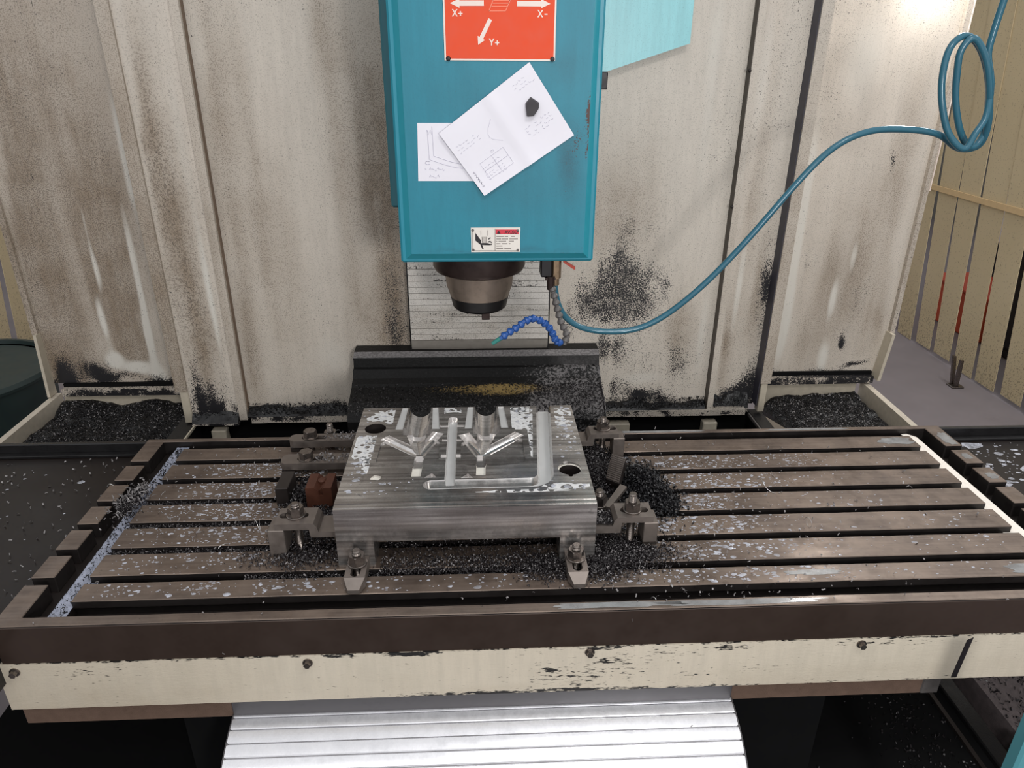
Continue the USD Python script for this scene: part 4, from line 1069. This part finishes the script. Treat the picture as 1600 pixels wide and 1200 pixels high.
# stepped front edge and side marks
cuts += [Manifold.cube([.5, .028, .02]).translate([-.45, -.4055, ZT - .0012]), Manifold.cube([.5, .012, .02]).translate([-.45, -.4005, ZT - .0024])]
cuts += [pocket([(-.44, -.345), (-.40, -.345), (-.38, -.360), (-.28, -.360), (-.28, -.3615), (-.385, -.3615), (-.402, -.3465), (-.44, -.3465)], .001, .0002)]
for k, (yy_, xa) in enumerate(((-.105, -.035), (-.135, -.03), (-.185, -.033), (-.205, -.03), (-.060, -.028))):
    cuts += [Manifold.cube([.07, .0016, .01]).translate([xa + .012, yy_, ZT - .0012])]
cuts += [Manifold.cube([.045, .0014, .01]).translate([-.44, -.29, ZT - .001])]
for c_ in cuts:
    W -= c_
wk = thing('mould_block', (-.203, -.198, 0), 'shiny machined steel mould half with Y-shaped cavities clamped on the table', 'mould block')
wm = tm(W)
fc, fn = wm.triangles_center, wm.face_normals
inside = (fc[:, 2] > .075) & (fc[:, 2] < ZT - .0004) & (fc[:, 0] > -.4345) & (fc[:, 0] < .0275) & (fc[:, 1] > -.350) & (fc[:, 1] < -.0034)
mil = inside & ((np.abs(fc[:, 2] - (ZT - .015)) < 2e-4) | (np.abs(fc[:, 2] - (ZT - .011)) < 2e-4)) & (fn[:, 2] > .9)
hole_ = (np.hypot(fc[:, 0] + .3975, fc[:, 1] + .099) < .026) | (np.hypot(fc[:, 0] + .007, fc[:, 1] + .2755) < .027)
up_ = inside & (fn[:, 2] > .9)
pad = up_ & (np.abs(fc[:, 2] - (ZT - .004)) < 2e-4) & (fc[:, 1] < -.25)
side_pad = up_ & (np.abs(fc[:, 2] - (ZT - .0025)) < 2e-4)
floor_ = up_ & (np.abs(fc[:, 2] - (ZT - .0035)) < 2e-4)
pol = inside & ~mil & ~hole_ & ~pad & ~side_pad & ~floor_
bore = hole_ & (fc[:, 2] < ZT - .0035) & (fc[:, 2] > .0551) & (np.abs(fn[:, 2]) < .5)


def pieces(mesh_):
    """The connected pieces of a surface."""
    from scipy.sparse import coo_matrix
    from scipy.sparse.csgraph import connected_components
    f_ = mesh_.faces
    e = np.vstack([f_[:, [0, 1]], f_[:, [1, 2]]])
    lab = connected_components(coo_matrix((np.ones(len(e)), (e[:, 0], e[:, 1])), shape=(len(mesh_.vertices),) * 2), directed=False)[1][f_[:, 0]]
    out = []
    for l_ in np.unique(lab):
        q = trimesh.Trimesh(mesh_.vertices, f_[lab == l_], process=False); q.remove_unreferenced_vertices(); out.append(q)
    return out


def faces_of(keep):
    q = trimesh.Trimesh(wm.vertices, wm.faces[keep], process=False); q.remove_unreferenced_vertices(); return q


part(wk, 'steel_block', faces_of(~(mil | pol | bore | pad | side_pad)), steel, smooth=25)
for k_, m_ in ((pad, pad_bright), (side_pad, steel_bright)):
    for c_ in pieces(faces_of(k_)):
        part(wk, 'pad', c_, m_, smooth=False)
cav = pieces(faces_of(pol))
for c_ in cav:
    if c_.area > .0012:
        part(wk, 'cavity', c_, steel_cavity, smooth=25, label='polished mould cavity')
    else:
        part(wk, 'recess', c_, steel_cavity, smooth=False)
for bx_ in (-.3975, -.007):
    part(wk, 'bore', faces_of(bore & (np.abs(fc[:, 0] - bx_) < .1)), dark_iron, smooth=25)  # dark wall colour stands in for the shade inside the holes
part(wk, 'runner_groove', faces_of(mil), steel_bright, smooth=25, label='pale milled runner groove')
eng = [box(-.140 + .0042 * k, -.137 + .0042 * k + .0006 * (k % 3), -.3742, -.3712 + .0004 * (k % 2), ZT - .0012, ZT - .0009) for k in range(11)]
part(wk, 'stamped_marks', cat(*eng), chips_bright)


def ring_mesh(cx_, cy_, r, z0, z1):
    return lathe([(r, z0), (r, z1)], (cx_, cy_, 0), 32)


# wet marks on the block
r_ = np.random.default_rng(41)
wx, wy = r_.uniform(-.43, .024, 900), r_.uniform(-.35, -.008, 900)
wr = np.clip(.0020 * r_.lognormal(0, .6, 900), .0006, .008)
from shapely.geometry import Point
from shapely import prepare
solid_top = Polygon([(-.432, -.355), (.025, -.355), (.025, -.006), (-.432, -.006)])
holes = [Point(-.3975, -.099).buffer(.030), Point(-.007, -.2755).buffer(.032)]
for cxn in (-.3095, -.164):
    holes += [LineString([(cxn, .01), (cxn, -.13)]).buffer(.052)]
holes += [Polygon([(-.388, -.12), (-.25, -.105), (-.25, -.30), (-.388, -.30)]), Polygon([(-.225, -.115), (-.08, -.115), (-.08, -.30), (-.225, -.30)]), LineString([(-.28, -.3215), (-.085, -.32), (-.055, -.29), (-.034, .01)]).buffer(.022), LineString([(-.235, -.32), (-.235, -.06)]).buffer(.03)]
for h_ in holes:
    solid_top = solid_top.difference(h_)
prepare(solid_top)
ok = np.array([solid_top.contains(Point(a_, b_).buffer(c_ * 1.9)) for a_, b_, c_ in zip(wx, wy, wr)])
single('coolant_drops', blobs(np.c_[wx, wy, 0 * wx + ZT + .0001][ok], wr[ok], 9, .0005), coolant, 'coolant drops on top of the shiny mould block', 'coolant drops', kind='stuff', smooth=True)
fm = []
for fx, fy, a, b_ in ((-.408, -.175, .022, .062), (-.390, -.150, .020, .022), (-.375, -.045, .04, .03), (-.085, -.065, .034, .060), (-.065, -.14, .018, .045), (-.235, -.035, .036, .030), (-.235, -.075, .022, .02), (-.262, -.05, .016, .035), (-.208, -.05, .016, .035), (-.07, -.20, .014, .04), (-.395, -.24, .016, .03), (-.09, -.02, .03, .016), (.000, -.040, .026, .024), (-.002, -.085, .024, .016), (-.02, -.335, .045, .010), (-.10, -.347, .07, .006), (-.00, -.15, .02, .01)):
    ang = np.linspace(0, 2 * PI, 44, endpoint=False)
    k_ = 1 + .14 * np.sin(ang * 3 + r_.uniform(0, 6)) + .12 * np.sin(ang * 5 + r_.uniform(0, 6)) + .12 * r_.uniform(-1, 1, 44)
    pl = Polygon(np.c_[fx + a * k_ * np.cos(ang), fy + b_ * k_ * np.sin(ang)]).buffer(0).intersection(solid_top.buffer(-.002))
    hl = [Point(fx + a * r_.uniform(-.8, .8), fy + b_ * r_.uniform(-.8, .8)).buffer(r_.uniform(.002, .006)) for _ in range(16)]
    for h_ in hl:
        pl = pl.difference(h_)
    for gg_ in getattr(pl, 'geoms', [pl]):
        if gg_.geom_type == 'Polygon' and gg_.area > 2e-6:
            fm.append(extrude_z(gg_, ZT + .0001, ZT + .0004))
g = Graph()
g0 = g('principled_bsdf', base_color=lin(222, 222, 222), roughness=.2)
g1 = g('transparent_bsdf', color=(1, 1, 1))
wet_white = g.build('wet_white_film', g('mix_closure', fac=g.range(g.noise(150, 4, .7), .3, .6, .55, .95), closure1=g1, closure2=g0))  # milky coolant; the white also paints in its reflection of the wall
single('coolant_film', cat(*fm), wet_white, 'milky coolant puddles with painted white reflection on top of the mould block', 'coolant film', kind='stuff', smooth=False)

# ================================================================ clamps
def hexnut(x, y, z, af, h, turn=.3):
    r = af / math.sqrt(3)
    a = Manifold.cylinder(h, r, r, 6).rotate([0, 0, math.degrees(turn)])
    c = Manifold.cylinder(h, r * 1.16, r * .90, 32) ^ Manifold.cylinder(h, r * 1.2, r * 1.2, 32)
    c2 = Manifold.batch_hull([Manifold.cylinder(.001, r * .95, r * .95, 32), Manifold.cylinder(h * .8, r * 1.01, r * 1.01, 32).translate([0, 0, h * .1]), Manifold.cylinder(.001, r * .92, r * .92, 32).translate([0, 0, h - .001])])
    return tm((a ^ c2).translate([x, y, z]))


def washer(x, y, z, r, h):
    return lathe([(r * .98, z), (r, z + h * .2), (r, z + h * .8), (r * .94, z + h)], (x, y, 0), 32)


def stud(x, y, z0, z1, r):
    prof = [(r, z0)]
    n_ = int((z1 - z0 - .003) / .0022)
    for k in range(n_):
        z = z0 + k * .0022
        prof += [(r, z + .0005), (r * .86, z + .0016)]
    prof += [(r, z1 - .0025), (r * .75, z1)]
    return lathe(prof, (x, y, 0), 20)


def goose_clamp(loc, label, x_in, x_step, x_cham, x_out, y0, y1, z_top, z_step, z_low, z_mid, blk, nut, stud_top, af=.026, shims=0, hole=None, turn=.3):
    """Goose-neck clamp: x_in is the tongue's end at the block, x_out the heel on its support block."""
    s = 1 if x_out > x_in else -1
    c = thing('strap_clamp', loc, label, 'clamp')
    gx = blk[0] if s > 0 else blk[1]
    prof = [(x_in, z_low), (x_in, z_step), (x_step, z_step), (x_step + s * .002, z_top - .008), (x_cham, z_top), (x_out, z_top), (x_out, z_mid), (x_step + s * .017, z_mid), (x_step + s * .015, z_low)]
    pf = Polygon(prof).buffer(0)
    mm = extrude_y(pf, y0, y1)
    M_ = Manifold(m3.Mesh(np.asarray(mm.vertices, np.float32), np.asarray(mm.faces, np.uint32)))
    nx, ny = nut
    slot = Manifold.batch_hull([Manifold.cylinder(.06, .0085, .0085, 24).translate([nx - s * .014, ny, .03]), Manifold.cylinder(.06, .0085, .0085, 24).translate([nx + s * .022, ny, .03])])
    part(c, 'strap', tm(M_ - slot), clamp_steel, smooth=25)
    zb = .0012 * 0
    if shims:
        for k in range(shims):
            part(c, 'shim', box(blk[0] + .0005 * (k % 2), blk[1] + .001 * ((k + 1) % 2), y0 - .002 + .001 * (k % 2), y1 - .004, k * .0026, k * .0026 + .0023), nut_steel)
        zb = shims * .0026
    part(c, 'support_block', box(blk[0], blk[1], y0 - .0015, y1 - .006, zb, z_mid - .0002 if True else z_mid, .0012), dark_iron if False else clamp_steel)
    part(c, 'stud', stud(nx, ny, -.03, stud_top, .0078), nut_steel)
    part(c, 'washer', washer(nx, ny, z_top, af * .68, .0035), nut_steel)
    part(c, 'nut', hexnut(nx, ny, z_top + .0035, af, .016, turn), nut_steel)
    return c


goose_clamp((-.51, -.33, 0), 'goose-neck clamp with nut at the front left corner of the mould block', -.437, -.474, -.482, -.552, -.355, -.303, .069, .0505, .039, .056, (-.566, -.536), (-.518, -.327), .096, turn=.2)
goose_clamp((.09, -.33, 0), 'goose-neck clamp with tall stud and nut at the front right corner of the mould block', .0295, .066, .074, .141, -.358, -.310, .069, .050, .035, .057, (.124, .151), (.105, -.334), .106, shims=5, turn=.5)
goose_clamp((.10, 0, 0), 'goose-neck clamp holding the rear right edge of the mould block', .0295, .066, .074, .139, -.020, .022, .059, .041, .029, .048, (.126, .153), (.106, .008), .088, turn=.1)


def flat_strap(name, label, x0, x1, y0, y1, z0, z1, nuts, tilt=0.0, stud_r=.0078, bolt=True):
    """A flat strap lying along x with its right end on the block's flank."""
    c = thing(name, ((x0 + x1) / 2, (y0 + y1) / 2, 0), label, 'clamp')
    ym = (y0 + y1) / 2
    g_ = Polygon([(x0 + .012, y0), (x1, y0), (x1, y1), (x0 + .012, y1), (x0 + .003, y1 - .006), (x0, ym), (x0 + .003, y0 + .006)])
    for nx, _ in nuts:
        g_ = g_.difference(LineString([(nx - .012, ym), (nx + .030, ym)]).buffer(.0085))
    m_ = extrude_z(g_, z0, z1)
    part(c, 'strap', m_, clamp_steel, smooth=25)
    part(c, 'heel_block', box(x0 + .004, x0 + .026, y0 + .002, y1 - .002, 0, z0, .001), dark_iron)
    for nx, st in nuts:
        part(c, 'stud', stud(nx, ym, -.03, z1 + (.030 if st else .018), stud_r), nut_steel)
        part(c, 'washer', washer(nx, ym, z1, .0175, .003), nut_steel)
        part(c, 'nut', hexnut(nx, ym, z1 + .003, .026, .016, .2 + nx * 9), nut_steel)
    return c


flat_strap('strap_clamp', 'flat clamp strap with nut at the rear left edge of the mould block', -.622, -.4365, .0265, .062, .012, .029, [(-.573, False)])
flat_strap('strap_clamp', 'flat clamp strap between the rusty block and the rear left clamp strap', -.618, -.4365, -.072, -.030, .012, .028, [(-.562, False)])
c = thing('bolt', (-.525, .085, 0), 'stud with nut standing behind the rear left clamp strap', 'bolt')
part(c, 'stud', stud(-.535, .082, -.03, .045, .0078), nut_steel)
part(c, 'nut', hexnut(-.535, .082, .008, .027, .017, .4), nut_steel)
part(c, 'washer', washer(-.535, .082, 0, .020, .008), nut_steel)
c = thing('bolt', (.058, -.25, 0), 'stud with dark nut close to the right flank of the mould block', 'bolt')
part(c, 'spacer', box(.036, .082, -.275, -.225, 0, .026, .002), dark_iron)
part(c, 'washer', washer(.058, -.250, .026, .0175, .0035), nut_steel)
part(c, 'nut', hexnut(.058, -.250, .0295, .026, .018, .9), dark_iron)
part(c, 'stud', stud(.058, -.250, .02, .060, .0085), nut_steel)


def toe_clamp(label, cx_, y_back, turn, w=.036):
    """Small strap pointing at the viewer from under the block's leg."""
    c = thing('toe_clamp', (cx_, y_back - .04, 0), label, 'clamp')
    y0, y1 = -.452, y_back
    h = w / 2
    body = Manifold.hull_points(np.array([(cx_ + sx_ * h, y_, z_) for sx_ in (-1, 1) for y_, z_ in ((y1, .004), (y1, .024), (y0, .004), (y0, .024))] + [(cx_ + sx_ * h * .55, -.470, z_) for sx_ in (-1, 1) for z_ in (.004, .012)]))
    slot = Manifold.batch_hull([Manifold.cylinder(.06, .0085, .0085, 24).translate([cx_, -.408, -.01]), Manifold.cylinder(.06, .0085, .0085, 24).translate([cx_, -.4405, -.01])])
    part(c, 'strap', tm(body - slot), clamp_steel, smooth=20)
    part(c, 'foot', lathe([(.013, 0), (.014, .002), (.013, .0042)], (cx_ + .001, -.452, 0), 24), dark_iron)
    ny = y1 - .0205
    part(c, 'stud', stud(cx_, ny, -.03, .054, .0080), nut_steel)
    part(c, 'washer', washer(cx_, ny, .0242, .0172, .0035), nut_steel)
    part(c, 'nut', hexnut(cx_, ny, .0277, .0255, .017, turn), nut_steel)


toe_clamp('small toe clamp with brown nut under the front left leg of the mould block', -.397, -.3935, .5)
toe_clamp('small toe clamp with nut under the front right leg of the mould block', -.009, -.3935, .05)

# loose blocks round the work
c = thing('rusty_block', (-.503, -.175, 0), 'rusty brown notched iron block left of the mould block', 'block')
rb = Manifold.cube([.052, .056, .048]).translate([-.531, -.204, 0]) - Manifold.hull_points(np.array([(-.514, y_, .0485) for y_ in (-.21, -.14)] + [(-.494, y_, .0485) for y_ in (-.21, -.14)] + [(-.504, y_, .040) for y_ in (-.21, -.14)])) - Manifold.cube([.008, .008, .03]).translate([-.505, -.206, .030])
part(c, 'block', tm(rb), rust_iron, smooth=20)
part(c, 'pin', lathe([(.0085, .030), (.0085, .0475), (.006, .050)], (-.503, -.172, 0), 20), rust_iron)
single('parallel_block', box(-.595, -.569, -.193, -.125, 0.0, .042, .0012), dark_iron, 'dark rectangular steel block standing left of the rusty block', 'block')
# serrated step block leaning on chips
sb = thing('step_block', (.112, -.145, 0), 'serrated steel step block leaning in the chips right of the mould block', 'step block')
n_t = 13
A, B, C_, D = np.array([.108, -.104, .055]), np.array([.1345, -.124, .055]), np.array([.110, -.186, .032]), np.array([.086, -.166, .032])
up = np.cross(B - A, D - A); up /= np.linalg.norm(up); up = up if up[2] > 0 else -up
part(sb, 'block_body', hull([p_ + up * h_ for p_ in (A, B, C_, D) for h_ in (0, -.020)]), dark_iron)
teeth = []
for k in range(n_t):
    t0, t1 = (k + .12) / n_t, (k + .62) / n_t
    l0, r0, l1, r1 = A + (D - A) * t0, B + (C_ - B) * t0, A + (D - A) * t1, B + (C_ - B) * t1
    teeth.append(hull([l0, r0, l1, r1, l0 + up * .0032, r0 + up * .0032, l1 + up * .0012, r1 + up * .0012]))
part(sb, 'serrated_face', cat(*teeth), nut_steel, smooth=False)
single('flat_bar', hull([(.066, -.262, .030), (.077, -.268, .030), (.112, -.190, .034), (.124, -.200, .034), (.066, -.262, .022), (.077, -.268, .022), (.112, -.190, .026), (.124, -.200, .026)]), clamp_steel, 'short grey flat bar lying between the step block and the front right clamp', 'bar')

# ================================================================ chips around the work
def chip_pile(label, fn, n, size, mat, seed, boxes, name='chip_pile'):
    t = thing(name, (np.mean(boxes[0][:2]), np.mean(boxes[0][2:4]), 0), label, 'metal chips', kind='stuff')
    r = np.random.default_rng(seed)
    ms = []
    for (x0, x1, y0, y1, z0, z1, share) in boxes:
        k = int(n * share)
        ms.append(np.c_[r.uniform(x0, x1, k), r.uniform(y0, y1, k), r.uniform(z0, z1, k)])
    p = np.vstack(ms + ([fn(r)] if fn else []))
    if mat is chips_mixed and len(p) > 400:
        q = p[::8] + [0, 0, .0015]
        part(t, 'bright_flecks', shards(q, size * .9, seed=seed + 100), chips_bright, smooth=False, kind='stuff')
    part(t, 'loose_chips', shards(p, size, seed=seed), mat, smooth=False, kind='stuff')
    return t


def gauss(cx_, cy_, sx_, sy_, n, zmax):
    def f(r):
        x, y = r.normal(cx_, sx_, n), r.normal(cy_, sy_, n)
        d = np.exp(-((x - cx_) / sx_) ** 2 / 2 - ((y - cy_) / sy_) ** 2 / 2)
        return np.c_[x, y, r.uniform(0, 1, n) * zmax * d]
    return f


def both(*fs):
    return lambda r: np.vstack([f(r) for f in fs])


chip_pile('bushy pile of dark chips right of the serrated step block', both(gauss(.165, -.165, .026, .045, 5200, .050), gauss(.20, -.21, .018, .02, 900, .02)), 0, .0062, chips_dark, 51, [(.1, .2, -.2, -.1, 0, .01, 0)])
chip_pile('grey chips between the mould block and the right-hand clamps', both(gauss(.075, -.12, .022, .07, 4800, .03), gauss(.06, -.30, .02, .03, 1600, .035), gauss(.085, -.025, .02, .03, 1200, .03)), 900, .0048, chips_mixed, 52, [(.034, .066, -.353, -.315, .0505, .054, 1.0)])
chip_pile('chips under and in front of the front right clamp', both(gauss(.09, -.375, .04, .022, 4400, .012), gauss(.03, -.41, .03, .02, 2400, .016), gauss(-.05, -.41, .03, .018, 1800, .01)), 0, .0042, chips_mixed, 53, [(.03, .1, -.4, -.3, 0, .01, 0)])
chip_pile('fine chips spread under the front edge of the mould block', None, 4200, .0036, chips_mixed, 54, [(-.36, -.04, -.415, -.37, 0, .003, .7), (-.36, -.04, -.37, -.30, 0, .008, .3)])
chip_pile('chips between the rusty block and the left clamps', both(gauss(-.555, -.17, .014, .04, 1800, .02), gauss(-.50, -.28, .03, .05, 3000, .02), gauss(-.46, -.24, .02, .02, 600, .02), gauss(-.50, -.36, .05, .016, 900, .006)), 0, .0046, chips_mixed, 55, [(-.55, -.45, -.3, -.1, 0, .01, 0)])
chip_pile('bright curled chips lying on the rear left straps', both(gauss(-.50, .05, .03, .012, 160, .035), gauss(-.455, -.10, .012, .03, 200, .06)), 200, .006, chips_bright, 56, [(-.54, -.44, .03, .06, .029, .031, .5), (-.54, -.44, -.07, -.032, .028, .03, .5)])
# chips lying in the T-slots
bx_ = []
for i, (xa, xb, sh) in enumerate(((-.60, .2, .04), (-.6, .2, .05), (-.87, -.44, .2), (-.87, -.44, .22), (-.87, -.3, .26), (-.60, .06, .23))):
    y1 = -i * PITCH
    bx_.append((xa, xb, y1 - SLOT + .002, y1 - .002, -.030 if i < 2 else -.016, -.006, sh))
chip_pile('grey chips packed into the T-slots of the table', None, 16000, .0042, chips_mixed, 57, bx_, 'slot_chips')
chip_pile('scattered bright chips on the table strips', both(gauss(.20, -.20, .14, .16, 260, .001), gauss(-.6, -.15, .14, .16, 260, .001), gauss(.3, -.47, .3, .02, 80, .001)), 120, .005, chips_bright, 58, [(-.85, .85, -.42, .04, 0, .001, 1)])
chip_pile('tangle of silver chips in the left end groove', gauss(-.895, -.165, .012, .030, 500, .016), 0, .006, chips_mixed, 59, [(-.9, -.88, -.2, -.12, -.01, .0, 0)])
rr_ = np.random.default_rng(77)
tg = thing('swarf_tangle', (-.89, -.165, 0), 'curled silver swarf ribbons on the heap in the left end groove', 'metal chips', kind='stuff')
part(tg, 'curls', ribbons(np.c_[rr_.normal(-.892, .016, 150), rr_.normal(-.165, .034, 150), rr_.uniform(0, .016, 150)], .006, .0018, 78), chips_bright, smooth=True, kind='stuff')
chip_pile('fine chips on the left side tray', None, 300, .005, chips_bright, 60, [(-1.6, -1.0, -.5, .09, -.047, -.046, 1.0)])
chip_pile('fine chips on the right side tray', None, 200, .005, chips_bright, 61, [(1.0, 1.6, -.5, .09, -.047, -.046, 1.0)])
chip_pile('dark specks on the sludge of the left end groove', None, 420, .0045, chips_dark, 63, [(-.900, -.874, -.495, .07, -.012, -.0105, 1.0)])
# single curls of swarf
def curl(label, x, y, z, r, turns, length, az, thick=.0009):
    s = np.linspace(0, 1, 60)
    a = s * turns * 2 * PI
    p = np.c_[length * (s - .5), r * np.cos(a), r * np.sin(a) + r]
    c_, s_ = math.cos(az), math.sin(az)
    p = np.c_[x + p[:, 0] * c_ - p[:, 1] * s_, y + p[:, 0] * s_ + p[:, 1] * c_, z + thick + p[:, 2]]
    single('swarf_curl', tube(p, thick * (1 - .5 * s), 6), swarf_metal, label, 'metal chip', smooth=True)


curl('thin upright swarf thread standing on the right half of the table', 0.4321, -0.1635, .0, .006, .8, .055, -1.1)
curl('round loop of thin swarf wire lying on the right half of the table', 0.4653, -0.3055, .0, .010, 1.0, .006, .2, .0006)
curl('looped swarf wire on the fourth strip left of the front left clamp', -0.6084, -0.2779, .0, .012, 1.1, .010, .4, .0007)
curl('long bright swarf needle beside the chip pile right of the step block', 0.1734, -0.0720, .004, .002, .4, .06, -.75)
curl('small curled swarf on the front rim of the table right of the toe clamps', 0.1227, -0.4860, -.02, .006, 1.2, .012, .3)
curl('spread bright swarf on the left side tray near the table rim', -0.9858, -0.0442, -.046, .008, 1.3, .045, .5, .0016)
curl('upright swarf sliver on the fourth strip in the left half of the table', -0.6606, -0.3257, .0, .003, .6, .020, 1.2, .0011)

# ================================================================ coolant valve, nozzle and hose under the head
cv = thing('coolant_valve', (-.01, .05, .395), 'brass coolant valve with black block under the right of the spindle head', 'valve')
part(cv, 'valve_block', box(-.043, -.020, .035, .075, .412, .4612, .002), print_black)
part(cv, 'fitting', cat(tm(Manifold.cylinder(.055, .0115, .0115, 6).translate([-.010, .05, .4065])), tm(Manifold.cylinder(.016, .0085, .0085, 20).translate([-.0105, .05, .391]))), brass)
part(cv, 'lever', hull([(.006, .048, .440), (.006, .056, .440), (.006, .048, .445), (.006, .056, .445), (.030, .048, .424), (.030, .056, .424), (.032, .048, .430), (.032, .056, .430)]), lever_red, label='orange red valve lever')
part(cv, 'swivel', cat(tm(Manifold.cylinder(.03, .007, .009, 20).translate([-.022, .035, .385])), box(-.034, -.012, .03, .05, .407, .4125)), spindle_dark)

seg_pts = [(-0.0194, 0.0350, 0.3912), (-0.0107, 0.0300, 0.3612), (-0.0034, 0.0250, 0.3337), (0.0052, 0.0200, 0.3090), (0.0137, 0.0150, 0.2915), (0.0095, 0.0100, 0.2755), (-0.0050, 0.0060, 0.2758), (-0.0154, 0.0040, 0.2915), (-0.0272, 0.0020, 0.3115), (-0.0429, 0.0000, 0.3255), (-0.0624, -0.0020, 0.3322), (-0.0788, -0.0040, 0.3259), (-0.0966, -0.0060, 0.3138), (-0.1117, -0.0080, 0.3046), (-0.1254, -0.0100, 0.2953), (-0.1488, -0.0120, 0.2802)]
cn = thing('coolant_nozzle', (-.02, .02, .26), 'blue segmented coolant nozzle hanging under the valve', 'coolant nozzle')
path = spline(seg_pts, 240)
L = np.r_[0, np.cumsum(np.linalg.norm(np.diff(path, axis=0), axis=1))]
n_seg = 21
for k in range(n_seg):
    s0 = L[-1] * .93 * k / n_seg
    i0 = np.searchsorted(L, s0); p = path[i0]
    d = path[min(i0 + 6, len(path) - 1)] - path[max(i0 - 4, 0)]
    l_ = L[-1] * .93 / n_seg
    r = .0078
    m_ = lathe([(r * .62, -.0012), (r * .78, 0), (r * 1.08, l_ * .30), (r * 1.10, l_ * .55), (r * .95, l_ * .66), (r * .66, l_ * .72), (r * .60, l_ * 1.12)], (0, 0, 0), 18)
    part(cn, 'segment', frame_to(m_, p, d), nozzle_grey if k < 9 else nozzle_blue)
p, q = path[np.searchsorted(L, L[-1] * .925)], path[-1]
part(cn, 'tip', tube(np.linspace(p, q, 6), np.linspace(.0050, .0040, 6), 14), nozzle_tip, label='green nozzle tip')

hp_ = [(-0.0111, 0.0500, 0.3966),
       (-0.0064, 0.0520, 0.3613),
       (0.0116, 0.0550, 0.3203),
       (0.0477, 0.0600, 0.2910),
       (0.1062, 0.0600, 0.2780),
       (0.1855, 0.0600, 0.2863),
       (0.2677, 0.0600, 0.3367),
       (0.3571, 0.0600, 0.4279),
       (0.4399, 0.0600, 0.5342),
       (0.5070, 0.0600, 0.6236),
       (0.5637, 0.0600, 0.6794),
       (0.6251, 0.0600, 0.7054),
       (0.6909, 0.0600, 0.7092),
       (0.7714, 0.0550, 0.6973),
       (0.8057, 0.0680, 0.6797),
       (0.8390, 0.0750, 0.6688),
       (0.8631, 0.0700, 0.6744),
       (0.8649, 0.0550, 0.7048),
       (0.8482, 0.0420, 0.7556),
       (0.8258, 0.0360, 0.8143),
       (0.7977, 0.0400, 0.8635),
       (0.7792, 0.0425, 0.8762),
       (0.7679, 0.0450, 0.8634),
       (0.7669, 0.0475, 0.8282),
       (0.7773, 0.0500, 0.7788),
       (0.7972, 0.0525, 0.7277),
       (0.8221, 0.0550, 0.6891),
       (0.8454, 0.0575, 0.6746),
       (0.8607, 0.0600, 0.6886),
       (0.8642, 0.0625, 0.7270),
       (0.8601, 0.0720, 0.7792),
       (0.8348, 0.0665, 0.8312),
       (0.8032, 0.0610, 0.8679),
       (0.7723, 0.0555, 0.8808),
       (0.7489, 0.0500, 0.8674),
       (0.7379, 0.0445, 0.8310),
       (0.7414, 0.0390, 0.7803),
       (0.7582, 0.0335, 0.7285),
       (0.7828, 0.0280, 0.6899),
       (0.8077, 0.0225, 0.6760),
       (0.8204, 0.0240, 0.7003),
       (0.8367, 0.0300, 0.7265),
       (0.8434, 0.0400, 0.7676),
       (0.8379, 0.0500, 0.8141),
       (0.8293, 0.0580, 0.8485),
       (0.8295, 0.0600, 0.8790),
       (0.8313, 0.0600, 0.9080),
       (0.8348, 0.0600, 0.9472),
       (0.8370, 0.0600, 1.0220),
       (0.8289, 0.0600, 1.0874)]
hose = spline(hp_, 700)
single('air_hose', tube(hose, .0066, 14), hose_green, 'long teal hose sweeping from the valve to a hanging coil at the upper right', 'hose', smooth=True)
